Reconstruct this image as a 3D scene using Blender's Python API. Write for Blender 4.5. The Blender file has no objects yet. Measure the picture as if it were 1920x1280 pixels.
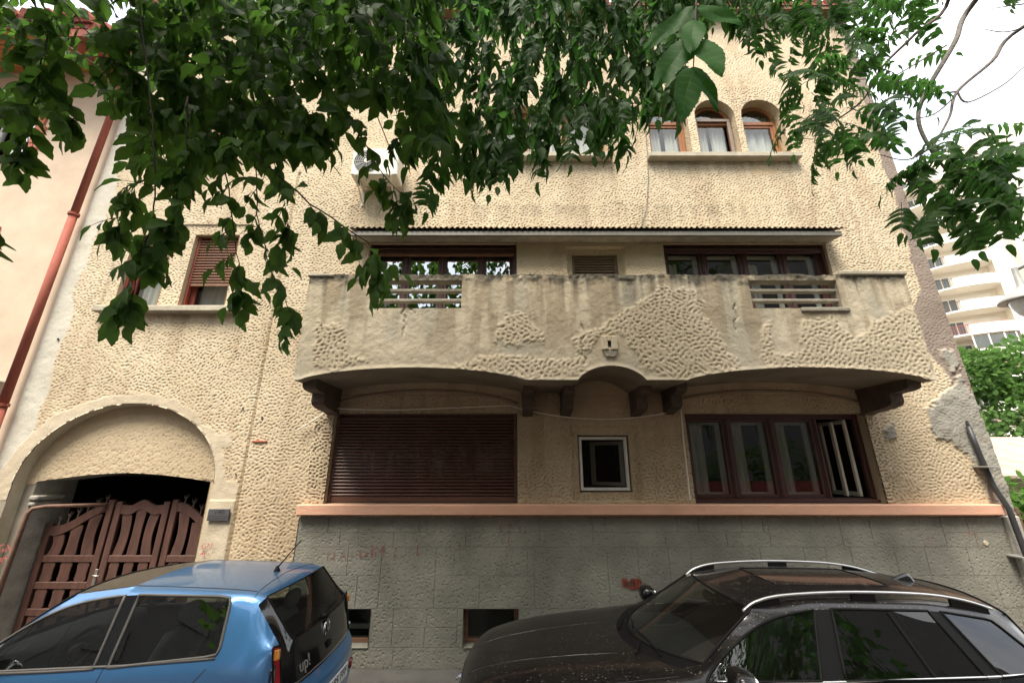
import bpy, bmesh, math, random
import numpy as np
from mathutils import Vector, Matrix, Euler, noise as mnoise
from mathutils.bvhtree import BVHTree
from mathutils.geometry import tessellate_polygon

random.seed(7)
RNG = np.random.default_rng(11)
SC = bpy.context.scene
COL = SC.collection
R = math.radians
PI = math.pi

# ------------------------------------------------------------------ camera, light, exposure
PITCH = R(17.07)
CAM_H = 2.49
FPX = 747.0
cam_d = bpy.data.cameras.new('camera')
cam_d.sensor_width = 36.0
cam_d.lens = FPX / 1920 * 36.0
cam_d.clip_start = 0.05
cam_d.clip_end = 2000
cam = bpy.data.objects.new('camera', cam_d)
COL.objects.link(cam)
cam.location = (0, 0, CAM_H)
cam.rotation_euler = (R(90) + PITCH, 0, 0)
SC.camera = cam

SUN_EL, SUN_AZ = R(63), R(208)          # azimuth clockwise from +Y: behind the camera, to the left
world = bpy.data.worlds.new('World')
SC.world = world
world.use_nodes = True
wn = world.node_tree
wn.nodes.clear()


def wnode(t, **kw):
    n = wn.nodes.new(t)
    for k, v in kw.items():
        setattr(n, k, v)
    return n


w_out = wnode('ShaderNodeOutputWorld')
w_bg = wnode('ShaderNodeBackground')
w_bg.inputs['Strength'].default_value = 0.07
w_sky = wnode('ShaderNodeTexSky', sky_type='NISHITA')
w_sky.sun_disc = False
w_sky.sun_elevation = SUN_EL
w_sky.sun_rotation = SUN_AZ
w_sky.air_density = 1.0
w_sky.dust_density = 2.0
w_co = wnode('ShaderNodeTexCoord')
w_map = wnode('ShaderNodeMapping')
w_map.inputs['Scale'].default_value = (1.0, 1.0, 2.6)
w_ns = wnode('ShaderNodeTexNoise')
w_ns.inputs['Scale'].default_value = 2.3
w_ns.inputs['Detail'].default_value = 7.0
w_ns.inputs['Roughness'].default_value = 0.55
w_rp = wnode('ShaderNodeValToRGB')
w_rp.color_ramp.elements[0].position = 0.30
w_rp.color_ramp.elements[0].color = (0.45, 0.45, 0.45, 1)
w_rp.color_ramp.elements[1].position = 0.52
w_rp.color_ramp.elements[1].color = (1, 1, 1, 1)
w_cl = wnode('ShaderNodeValToRGB')       # thin and thick cloud
w_cl.color_ramp.elements[0].position = 0.35
w_cl.color_ramp.elements[0].color = (4.4, 4.5, 4.65, 1)
w_cl.color_ramp.elements[1].position = 0.7
w_cl.color_ramp.elements[1].color = (5.7, 5.55, 5.4, 1)
w_mx = wnode('ShaderNodeMix', data_type='RGBA')
L = wn.links.new
L(w_co.outputs['Generated'], w_map.inputs['Vector'])
L(w_map.outputs['Vector'], w_ns.inputs['Vector'])
L(w_ns.outputs['Fac'], w_rp.inputs['Fac'])
L(w_ns.outputs['Fac'], w_cl.inputs['Fac'])
L(w_rp.outputs['Color'], w_mx.inputs['Factor'])
L(w_sky.outputs['Color'], w_mx.inputs['A'])
L(w_cl.outputs['Color'], w_mx.inputs['B'])
L(w_mx.outputs['Result'], w_bg.inputs['Color'])
L(w_bg.outputs['Background'], w_out.inputs['Surface'])

sun_d = bpy.data.lights.new('sun', 'SUN')
sun_d.energy = 1.25
sun_d.angle = R(26)
sun_d.color = (1.0, 0.92, 0.80)
sun = bpy.data.objects.new('sun', sun_d)
COL.objects.link(sun)
sd = Vector((math.sin(SUN_AZ) * math.cos(SUN_EL), math.cos(SUN_AZ) * math.cos(SUN_EL), math.sin(SUN_EL)))
sun.rotation_euler = sd.to_track_quat('Z', 'Y').to_euler()
sun.location = sd * 40

SC.view_settings.view_transform = 'Standard'
SC.view_settings.look = 'None'
SC.view_settings.exposure = 2.8
SC.view_settings.gamma = 1.0
SC.view_settings.use_curve_mapping = False
SC.render.engine = 'CYCLES'
SC.cycles.use_denoising = True
SC.cycles.max_bounces = 10
SC.cycles.transparent_max_bounces = 16
SC.cycles.transmission_bounces = 6
SC.cycles.glossy_bounces = 4
SC.cycles.caustics_reflective = False
SC.cycles.caustics_refractive = False


def P(px, py, Y):
    """point of the depth plane Y that the photograph shows at pixel (px, py) of 1920 x 1280"""
    a = (px - 960) / FPX
    b = (640 - py) / FPX
    s, c = math.sin(PITCH), math.cos(PITCH)
    t = Y / (c - s * b)
    return Vector((a * t, Y, CAM_H + (s + c * b) * t))


# ------------------------------------------------------------------ materials
def nodes_of(m):
    return m.node_tree.nodes, m.node_tree.links


def mat(name, col, rough=0.6, metal=0.0, var=0.12, vscale=6.0, bump=0.0, bscale=60.0, coat=0.0, spec=0.5,
        tint=None, attr=False, stretch=None, dust=0.0, dust_col=(0.30, 0.25, 0.18), speck=0.0, two_sided=None, detail=6.0):
    m = bpy.data.materials.new(name)
    m.use_nodes = True
    N, K = nodes_of(m)
    b = N['Principled BSDF']
    b.inputs['Roughness'].default_value = rough
    b.inputs['Metallic'].default_value = metal
    b.inputs['Specular IOR Level'].default_value = spec
    if coat:
        b.inputs['Coat Weight'].default_value = coat
        b.inputs['Coat Roughness'].default_value = 0.04
    tc = N.new('ShaderNodeTexCoord')
    mp = N.new('ShaderNodeMapping')
    if stretch:
        mp.inputs['Scale'].default_value = stretch
    K.new(tc.outputs['Object'], mp.inputs['Vector'])
    ns = N.new('ShaderNodeTexNoise')
    ns.inputs['Scale'].default_value = vscale
    ns.inputs['Detail'].default_value = detail
    ns.inputs['Roughness'].default_value = 0.6
    K.new(mp.outputs['Vector'], ns.inputs['Vector'])
    rp = N.new('ShaderNodeValToRGB')
    rp.color_ramp.elements[0].position = 0.28
    rp.color_ramp.elements[1].position = 0.72
    lo = 1 - var
    hi = 1 + var
    t = tint or (1, 1, 1)
    rp.color_ramp.elements[0].color = (lo * t[0], lo * t[1], lo * t[2], 1)
    rp.color_ramp.elements[1].color = (hi, hi, hi, 1)
    K.new(ns.outputs['Fac'], rp.inputs['Fac'])
    mx = N.new('ShaderNodeMix')
    mx.data_type = 'RGBA'
    mx.blend_type = 'MULTIPLY'
    mx.inputs['Factor'].default_value = 1.0
    if attr:
        at = N.new('ShaderNodeAttribute')
        at.attribute_name = 'Col'
        K.new(at.outputs['Color'], mx.inputs['A'])
    else:
        mx.inputs['A'].default_value = (*col, 1)
    K.new(rp.outputs['Color'], mx.inputs['B'])
    last = mx.outputs['Result']
    if dust:
        ge = N.new('ShaderNodeNewGeometry')
        sp = N.new('ShaderNodeSeparateXYZ')
        K.new(ge.outputs['Normal'], sp.inputs['Vector'])
        mr = N.new('ShaderNodeMapRange')
        mr.inputs['From Min'].default_value = 0.55
        mr.inputs['From Max'].default_value = 1.0
        mr.inputs['To Max'].default_value = dust
        K.new(sp.outputs['Z'], mr.inputs['Value'])
        n2 = N.new('ShaderNodeTexNoise')
        n2.inputs['Scale'].default_value = 40.0
        n2.inputs['Detail'].default_value = 3.0
        K.new(tc.outputs['Object'], n2.inputs['Vector'])
        m2 = N.new('ShaderNodeMapRange')
        m2.inputs['From Min'].default_value = 0.40
        m2.inputs['From Max'].default_value = 0.72
        m2.inputs['To Min'].default_value = 0.35
        m2.inputs['To Max'].default_value = 1.0 + speck
        K.new(n2.outputs['Fac'], m2.inputs['Value'])
        mm = N.new('ShaderNodeMath')
        mm.operation = 'MULTIPLY'
        K.new(mr.outputs['Result'], mm.inputs[0])
        K.new(m2.outputs['Result'], mm.inputs[1])
        vo = N.new('ShaderNodeTexVoronoi')
        vo.inputs['Scale'].default_value = 27.0
        K.new(tc.outputs['Object'], vo.inputs['Vector'])
        vm = N.new('ShaderNodeMapRange')
        vm.inputs['From Min'].default_value = 0.08
        vm.inputs['From Max'].default_value = 0.20
        vm.inputs['To Min'].default_value = speck
        vm.inputs['To Max'].default_value = 0.0
        K.new(vo.outputs['Distance'], vm.inputs['Value'])
        vc = N.new('ShaderNodeMath')
        vc.operation = 'MULTIPLY'
        K.new(vm.outputs['Result'], vc.inputs[0])
        mq = N.new('ShaderNodeMapRange')
        mq.inputs['From Min'].default_value = 0.45
        mq.inputs['From Max'].default_value = 0.9
        K.new(sp.outputs['Z'], mq.inputs['Value'])
        K.new(mq.outputs['Result'], vc.inputs[1])
        ad = N.new('ShaderNodeMath')
        ad.operation = 'ADD'
        ad.use_clamp = True
        K.new(mm.outputs['Value'], ad.inputs[0])
        K.new(vc.outputs['Value'], ad.inputs[1])
        md = N.new('ShaderNodeMix')
        md.data_type = 'RGBA'
        K.new(ad.outputs['Value'], md.inputs['Factor'])
        K.new(last, md.inputs['A'])
        md.inputs['B'].default_value = (*dust_col, 1)
        last = md.outputs['Result']
        ro = N.new('ShaderNodeMapRange')
        ro.inputs['To Min'].default_value = rough
        ro.inputs['To Max'].default_value = 0.75
        K.new(ad.outputs['Value'], ro.inputs['Value'])
        K.new(ro.outputs['Result'], b.inputs['Roughness'])
        if coat:
            cw = N.new('ShaderNodeMapRange')
            cw.inputs['To Min'].default_value = coat
            cw.inputs['To Max'].default_value = coat * 0.15
            K.new(ad.outputs['Value'], cw.inputs['Value'])
            K.new(cw.outputs['Result'], b.inputs['Coat Weight'])
    K.new(last, b.inputs['Base Color'])
    if bump:
        nb = N.new('ShaderNodeTexNoise')
        nb.inputs['Scale'].default_value = bscale
        nb.inputs['Detail'].default_value = 5.0
        K.new(mp.outputs['Vector'], nb.inputs['Vector'])
        bp = N.new('ShaderNodeBump')
        bp.inputs['Strength'].default_value = bump
        bp.inputs['Distance'].default_value = 0.02
        K.new(nb.outputs['Fac'], bp.inputs['Height'])
        K.new(bp.outputs['Normal'], b.inputs['Normal'])
    if two_sided:
        ge2 = N.new('ShaderNodeNewGeometry')
        df = N.new('ShaderNodeBsdfDiffuse')
        df.inputs['Color'].default_value = (*two_sided, 1)
        ms = N.new('ShaderNodeMixShader')
        K.new(ge2.outputs['Backfacing'], ms.inputs[0])
        K.new(b.outputs['BSDF'], ms.inputs[1])
        K.new(df.outputs['BSDF'], ms.inputs[2])
        K.new(ms.outputs['Shader'], N['Material Output'].inputs['Surface'])
    return m


def glass(name, tint=(0.75, 0.8, 0.8), ior=1.55, rough=0.0, gcol=(1, 1, 1), wav=0.0, wscale=2.0, dusty=0.0):
    """thin pane: what is behind it, tinted, under a Fresnel reflection"""
    m = bpy.data.materials.new(name)
    m.use_nodes = True
    N, K = nodes_of(m)
    N.remove(N['Principled BSDF'])
    tr = N.new('ShaderNodeBsdfTransparent')
    tr.inputs['Color'].default_value = (*tint, 1)
    gl = N.new('ShaderNodeBsdfGlossy')
    gl.inputs['Roughness'].default_value = rough
    gl.inputs['Color'].default_value = (*gcol, 1)
    fr = N.new('ShaderNodeFresnel')
    gb = N.new('ShaderNodeNewGeometry')
    m1 = N.new('ShaderNodeMath')
    m1.operation = 'MULTIPLY_ADD'
    m1.inputs[1].default_value = -2.0
    m1.inputs[2].default_value = 1.0
    K.new(gb.outputs['Backfacing'], m1.inputs[0])
    pw = N.new('ShaderNodeMath')
    pw.operation = 'POWER'
    pw.inputs[0].default_value = ior
    K.new(m1.outputs['Value'], pw.inputs[1])
    K.new(pw.outputs['Value'], fr.inputs['IOR'])
    ms = N.new('ShaderNodeMixShader')
    K.new(fr.outputs['Fac'], ms.inputs[0])
    K.new(tr.outputs['BSDF'], ms.inputs[1])
    K.new(gl.outputs['BSDF'], ms.inputs[2])
    if wav:
        tc = N.new('ShaderNodeTexCoord')
        ns = N.new('ShaderNodeTexNoise')
        ns.inputs['Scale'].default_value = wscale
        ns.inputs['Detail'].default_value = 1.0
        K.new(tc.outputs['Object'], ns.inputs['Vector'])
        bp = N.new('ShaderNodeBump')
        bp.inputs['Strength'].default_value = wav
        bp.inputs['Distance'].default_value = 0.05
        K.new(ns.outputs['Fac'], bp.inputs['Height'])
        K.new(bp.outputs['Normal'], gl.inputs['Normal'])
        K.new(bp.outputs['Normal'], fr.inputs['Normal'])
    last = ms.outputs['Shader']
    if dusty:
        tc = N.new('ShaderNodeTexCoord')
        n2 = N.new('ShaderNodeTexNoise')
        n2.inputs['Scale'].default_value = 90.0
        n2.inputs['Detail'].default_value = 4.0
        K.new(tc.outputs['Object'], n2.inputs['Vector'])
        mr = N.new('ShaderNodeMapRange')
        mr.inputs['From Min'].default_value = 0.35
        mr.inputs['From Max'].default_value = 0.75
        mr.inputs['To Min'].default_value = dusty * 0.4
        mr.inputs['To Max'].default_value = dusty * 1.6
        K.new(n2.outputs['Fac'], mr.inputs['Value'])
        df = N.new('ShaderNodeBsdfDiffuse')
        df.inputs['Color'].default_value = (0.30, 0.27, 0.22, 1)
        m3 = N.new('ShaderNodeMixShader')
        K.new(mr.outputs['Result'], m3.inputs[0])
        K.new(last, m3.inputs[1])
        K.new(df.outputs['BSDF'], m3.inputs[2])
        last = m3.outputs['Shader']
    K.new(last, N['Material Output'].inputs['Surface'])
    return m


def leafmat(name, col, trans, vein=(0.055, 0.10, 0.03)):
    m = bpy.data.materials.new(name)
    m.use_nodes = True
    N, K = nodes_of(m)
    b = N['Principled BSDF']
    b.inputs['Roughness'].default_value = 0.6
    b.inputs['Specular IOR Level'].default_value = 0.15
    at = N.new('ShaderNodeAttribute')
    at.attribute_name = 'shade'
    oi = N.new('ShaderNodeObjectInfo')
    ns = N.new('ShaderNodeMath')
    ns.operation = 'ADD'
    K.new(at.outputs['Fac'], ns.inputs[0])
    K.new(oi.outputs['Random'], ns.inputs[1])
    fr = N.new('ShaderNodeMath')
    fr.operation = 'FRACT'
    K.new(ns.outputs['Value'], fr.inputs[0])
    rp = N.new('ShaderNodeValToRGB')
    rp.color_ramp.elements[0].color = (col[0] * 0.7, col[1] * 0.7, col[2] * 0.75, 1)
    rp.color_ramp.elements[1].color = (col[0] * 1.5, col[1] * 1.35, col[2] * 1.1, 1)
    e = rp.color_ramp.elements.new(0.93)
    e.color = (col[0] * 1.3, col[1] * 1.25, col[2], 1)
    K.new(fr.outputs['Value'], rp.inputs['Fac'])
    uv = N.new('ShaderNodeAttribute')
    uv.attribute_name = 'vein'
    mv = N.new('ShaderNodeMix')
    mv.data_type = 'RGBA'
    K.new(uv.outputs['Fac'], mv.inputs['Factor'])
    K.new(rp.outputs['Color'], mv.inputs['A'])
    mv.inputs['B'].default_value = (*vein, 1)
    K.new(mv.outputs['Result'], b.inputs['Base Color'])
    tl = N.new('ShaderNodeBsdfTranslucent')
    tl.inputs['Color'].default_value = (*trans, 1)
    ms = N.new('ShaderNodeMixShader')
    ms.inputs[0].default_value = 0.45
    K.new(b.outputs['BSDF'], ms.inputs[1])
    K.new(tl.outputs['BSDF'], ms.inputs[2])
    K.new(ms.outputs['Shader'], N['Material Output'].inputs['Surface'])
    return m


M = {}
M['stucco'] = mat('stucco', (0.5, 0.4, 0.27), 0.9, var=0.10, vscale=0.9, bump=0.35, bscale=70, attr=True, spec=0.2, tint=(1.0, 0.97, 0.92))
M['stucco_plain'] = mat('stucco_plain', (0.47, 0.375, 0.25), 0.9, var=0.12, vscale=2.0, bump=0.9, bscale=24, spec=0.2)
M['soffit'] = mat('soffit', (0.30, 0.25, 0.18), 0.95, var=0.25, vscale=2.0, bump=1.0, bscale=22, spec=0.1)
M['plaster'] = mat('plaster', (0.52, 0.45, 0.33), 0.9, var=0.13, vscale=3.0, bump=0.4, bscale=30, spec=0.2)
M['plaster_grey'] = mat('plaster_grey', (0.36, 0.34, 0.29), 0.95, var=0.3, vscale=4.0, bump=0.6, bscale=30, spec=0.2)
M['concrete'] = mat('concrete', (0.34, 0.31, 0.25), 0.95, var=0.28, vscale=5.0, bump=0.7, bscale=40, spec=0.2)
M['sill'] = mat('sill', (0.40, 0.36, 0.28), 0.9, var=0.2, vscale=5.0, bump=0.3, bscale=50, spec=0.2)
M['pink_sill'] = mat('pink_sill', (0.70, 0.40, 0.275), 0.75, var=0.14, vscale=3.0, bump=0.25, bscale=40, stretch=(0.5, 1, 2), spec=0.3)
M['brown_wood'] = mat('brown_wood', (0.060, 0.022, 0.018), 0.45, var=0.3, vscale=10, bump=0.15, bscale=60, stretch=(3, 3, 0.4))
M['shutter_wood'] = mat('shutter_wood', (0.105, 0.048, 0.034), 0.45, var=0.28, vscale=8, bump=0.12, bscale=60, stretch=(0.3, 2, 3))
M['old_wood'] = mat('old_wood', (0.20, 0.10, 0.06), 0.75, var=0.35, vscale=9, bump=0.3, bscale=60, stretch=(0.3, 2, 3))
M['grey_wood'] = mat('grey_wood', (0.19, 0.14, 0.10), 0.8, var=0.35, vscale=9, bump=0.3, bscale=60, stretch=(0.3, 2, 3))
M['red_wood'] = mat('red_wood', (0.22, 0.045, 0.025), 0.6, var=0.25, vscale=8, bump=0.2, stretch=(2, 2, 0.4))
M['orange_wood'] = mat('orange_wood', (0.29, 0.118, 0.045), 0.4, var=0.25, vscale=10, bump=0.1, stretch=(3, 3, 0.4))
M['soffit_wood'] = mat('soffit_wood', (0.48, 0.20, 0.05), 0.55, var=0.25, vscale=6, bump=0.1, stretch=(4, 0.4, 1))
M['gate_wood'] = mat('gate_wood', (0.088, 0.040, 0.029), 0.6, var=0.32, vscale=7, bump=0.2, bscale=50, stretch=(2, 2, 0.5))
M['corbel_wood'] = mat('corbel_wood', (0.085, 0.060, 0.042), 0.8, var=0.3, vscale=8, bump=0.4, bscale=30)
M['white_paint'] = mat('white_paint', (0.74, 0.73, 0.69), 0.6, var=0.12, vscale=6, bump=0.1)
M['inner_white'] = mat('inner_white', (0.74, 0.71, 0.63), 0.6, var=0.10, vscale=4)
M['curtain'] = mat('curtain', (0.70, 0.68, 0.62), 0.9, var=0.15, vscale=6, stretch=(4, 1, 0.3), spec=0.1)
M['room'] = mat('room', (0.05, 0.042, 0.035), 0.95, var=0.2, vscale=3, spec=0.1)
M['metal_grey'] = mat('metal_grey', (0.30, 0.30, 0.28), 0.6, metal=0.3, var=0.2, vscale=5)
M['fascia_metal'] = mat('fascia_metal', (0.20, 0.19, 0.165), 0.6, metal=0.3, var=0.3, vscale=5, stretch=(.4, 1, 3))
M['corrugated'] = mat('corrugated', (0.27, 0.22, 0.17), 0.8, var=0.3, vscale=5, bump=0.2)
M['iron'] = mat('iron', (0.12, 0.09, 0.07), 0.7, metal=0.4, var=0.3, vscale=20)
M['steel'] = mat('steel', (0.45, 0.42, 0.36), 0.35, metal=0.9, var=0.15, vscale=20)
M['alu'] = mat('alu', (0.72, 0.72, 0.71), 0.32, metal=0.9, var=0.05, vscale=10)
M['chrome'] = mat('chrome', (0.8, 0.8, 0.8), 0.12, metal=1.0, var=0.02)
M['red_pipe'] = mat('red_pipe', (0.27, 0.075, 0.050), 0.75, var=0.25, vscale=5, bump=0.15, spec=0.25, stretch=(1, 1, 0.3))
M['red_tile'] = mat('red_tile', (0.40, 0.12, 0.09), 0.75, var=0.2, vscale=7, bump=0.2)
M['red_brick'] = mat('red_brick', (0.42, 0.14, 0.08), 0.8, var=0.2, vscale=8, bump=0.3)
M['rust_pipe'] = mat('rust_pipe', (0.14, 0.075, 0.05), 0.7, var=0.35, vscale=9)
M['black_pipe'] = mat('black_pipe', (0.03, 0.03, 0.032), 0.5, var=0.2, vscale=8)
M['cable'] = mat('cable', (0.75, 0.70, 0.60), 0.6, var=0.1)
M['dark_cable'] = mat('dark_cable', (0.08, 0.07, 0.06), 0.6, var=0.1)
M['peach'] = mat('peach', (0.57, 0.455, 0.34), 0.9, var=0.12, vscale=2.2, bump=0.12, bscale=40, spec=0.2)
M['ac_white'] = mat('ac_white', (0.66, 0.62, 0.52), 0.55, var=0.1, vscale=5)
M['black'] = mat('black', (0.018, 0.018, 0.019), 0.5, var=0.1)
M['plate_dark'] = mat('plate_dark', (0.075, 0.075, 0.077), 0.5, var=0.12, vscale=20)
M['asphalt'] = mat('asphalt', (0.05, 0.048, 0.045), 0.95, var=0.3, vscale=9, bump=0.5, bscale=160)
M['pavement'] = mat('pavement', (0.10, 0.095, 0.087), 0.95, var=0.25, vscale=3, bump=0.5, bscale=120)
M['kerb'] = mat('kerb', (0.28, 0.27, 0.25), 0.9, var=0.2, vscale=8, bump=0.3)
M['tower'] = mat('tower', (0.80, 0.74, 0.62), 0.85, var=0.06, vscale=0.3)
M['tower_white'] = mat('tower_white', (0.84, 0.79, 0.70), 0.8, var=0.05, vscale=0.5)
M['tower_glass'] = mat('tower_glass', (0.10, 0.11, 0.10), 0.15, var=0.3, vscale=0.7)
M['tower_grey'] = mat('tower_grey', (0.14, 0.14, 0.14), 0.85, var=0.10, vscale=0.3)
M['rail_red'] = mat('rail_red', (0.33, 0.06, 0.045), 0.6, var=0.15)
M['bark'] = mat('bark', (0.075, 0.052, 0.038), 0.9, var=0.4, vscale=14, bump=0.8, bscale=40, stretch=(1, 1, 0.35))
M['twig'] = mat('twig', (0.026, 0.015, 0.011), 0.8, var=0.3, vscale=20)
M['bark_grey'] = mat('bark_grey', (0.13, 0.115, 0.10), 0.9, var=0.35, vscale=16, bump=0.6, bscale=40)
M['leaf_elder'] = leafmat('leaf_elder', (0.042, 0.090, 0.024), (0.115, 0.25, 0.038))
M['leaf_heaven'] = leafmat('leaf_heaven', (0.028, 0.070, 0.020), (0.075, 0.20, 0.036))
M['leaf_near'] = leafmat('leaf_near', (0.020, 0.080, 0.013), (0.05, 0.20, 0.02), vein=(0.075, 0.15, 0.045))
M['leaf_far'] = leafmat('leaf_far', (0.075, 0.15, 0.04), (0.13, 0.26, 0.06))
M['leaf_vine'] = leafmat('leaf_vine', (0.06, 0.14, 0.025), (0.12, 0.26, 0.05))
M['graffiti_red'] = mat('graffiti_red', (0.30, 0.065, 0.04), 0.9, var=0.4, vscale=25)
M['graffiti_pink'] = mat('graffiti_pink', (0.42, 0.09, 0.08), 0.9, var=0.3, vscale=25)
M['graffiti_green'] = mat('graffiti_green', (0.10, 0.30, 0.14), 0.9, var=0.3, vscale=25)
for k_ in ('graffiti_red', 'graffiti_pink', 'graffiti_green'):
    N_, K_ = nodes_of(M[k_])
    t_ = N_.new('ShaderNodeTexCoord')
    n_ = N_.new('ShaderNodeTexNoise')
    n_.inputs['Scale'].default_value = 16.0
    n_.inputs['Detail'].default_value = 8.0
    K_.new(t_.outputs['Object'], n_.inputs['Vector'])
    r_ = N_.new('ShaderNodeMapRange')
    r_.inputs['From Min'].default_value = 0.38
    r_.inputs['From Max'].default_value = 0.56
    r_.inputs['To Max'].default_value = 0.8
    K_.new(n_.outputs['Fac'], r_.inputs['Value'])
    x_ = N_.new('ShaderNodeMixShader')
    tr_ = N_.new('ShaderNodeBsdfTransparent')
    K_.new(r_.outputs['Result'], x_.inputs[0])
    K_.new(tr_.outputs['BSDF'], x_.inputs[1])
    K_.new(N_['Principled BSDF'].outputs['BSDF'], x_.inputs[2])
    K_.new(x_.outputs['Shader'], N_['Material Output'].inputs['Surface'])
M['pane'] = glass('pane', (0.72, 0.76, 0.75), 1.75, wav=0.015, wscale=1.2)
M['pane_mirror'] = glass('pane_mirror', (0.35, 0.38, 0.38), 4.6, wav=0.02, wscale=1.0)
M['pane_dark'] = glass('pane_dark', (0.5, 0.53, 0.52), 1.6, wav=0.02, wscale=1.4)
M['screen'] = glass('screen', (0.42, 0.42, 0.40), 1.2, rough=0.3)
M['car_glass'] = glass('car_glass', (0.55, 0.59, 0.57), 1.45, wav=0.004, wscale=1.5, dusty=0.03)
M['car_glass_dark'] = glass('car_glass_dark', (0.08, 0.09, 0.09), 1.65, wav=0.006, wscale=1.5, dusty=0.008)
M['car_glass_side'] = glass('car_glass_side', (0.34, 0.37, 0.36), 1.72, wav=0.005, wscale=1.5, dusty=0.008)
M['blue_paint'] = mat('blue_paint', (0.065, 0.22, 0.47), 0.30, metal=0.55, var=0.04, vscale=3, coat=1.0, dust=0.30, dust_col=(0.15, 0.143, 0.13), speck=0.22, two_sided=(0.03, 0.03, 0.032))
M['black_paint'] = mat('black_paint', (0.006, 0.006, 0.007), 0.30, metal=0.3, var=0.04, vscale=3, coat=0.5, spec=0.3, dust=0.04, dust_col=(0.34, 0.29, 0.23), speck=0.65, two_sided=(0.03, 0.028, 0.026))
M['gloss_black'] = mat('gloss_black', (0.008, 0.008, 0.009), 0.12, var=0.05, coat=0.5, dust=0.0, two_sided=(0.02, 0.02, 0.02))
M['roof_dusty'] = mat('roof_dusty', (0.03, 0.026, 0.02), 0.25, var=0.1, coat=0.25, dust=0.45, dust_col=(0.20, 0.17, 0.12), speck=0.3)
M['roof_glass'] = mat('roof_glass', (0.008, 0.008, 0.009), 0.10, var=0.05, coat=0.6, dust=0.05, dust_col=(0.32, 0.28, 0.22), speck=0.65)
M['trim_black'] = mat('trim_black', (0.008, 0.008, 0.008), 0.55, spec=0.15, var=0.1)
M['seal_grey'] = mat('seal_grey', (0.13, 0.12, 0.11), 0.5, metal=0.3, var=0.1)
M['seat_grey'] = mat('seat_grey', (0.10, 0.105, 0.105), 0.9, var=0.15, vscale=30)
M['seat_red'] = mat('seat_red', (0.16, 0.022, 0.022), 0.8, var=0.15)
M['cabin'] = mat('cabin', (0.022, 0.022, 0.024), 0.75, var=0.15)
M['lamp_red'] = mat('lamp_red', (0.30, 0.018, 0.022), 0.12, var=0.1, coat=0.8)
M['lamp_amber'] = mat('lamp_amber', (0.55, 0.20, 0.03), 0.15, var=0.1, coat=0.8)
M['lamp_clear'] = mat('lamp_clear', (0.55, 0.57, 0.60), 0.1, var=0.1, coat=0.8)
M['plate_white'] = mat('plate_white', (0.75, 0.75, 0.73), 0.45, var=0.05)
M['tyre'] = mat('tyre', (0.02, 0.02, 0.02), 0.9, var=0.15)
M['blue_enamel'] = mat('blue_enamel', (0.06, 0.25, 0.55), 0.3, var=0.02)
M['hedge_soil'] = mat('hedge_soil', (0.05, 0.04, 0.03), 0.95)
M['shed_white'] = mat('shed_white', (0.34, 0.29, 0.24), 0.7, var=0.35, vscale=2.5, tint=(1, .75, .55), stretch=(3, .4, 1))


# ------------------------------------------------------------------ builders
def wloc(o):
    v = Vector((0, 0, 0))
    while o is not None:
        v += o.location
        o = o.parent
    return v


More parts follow.
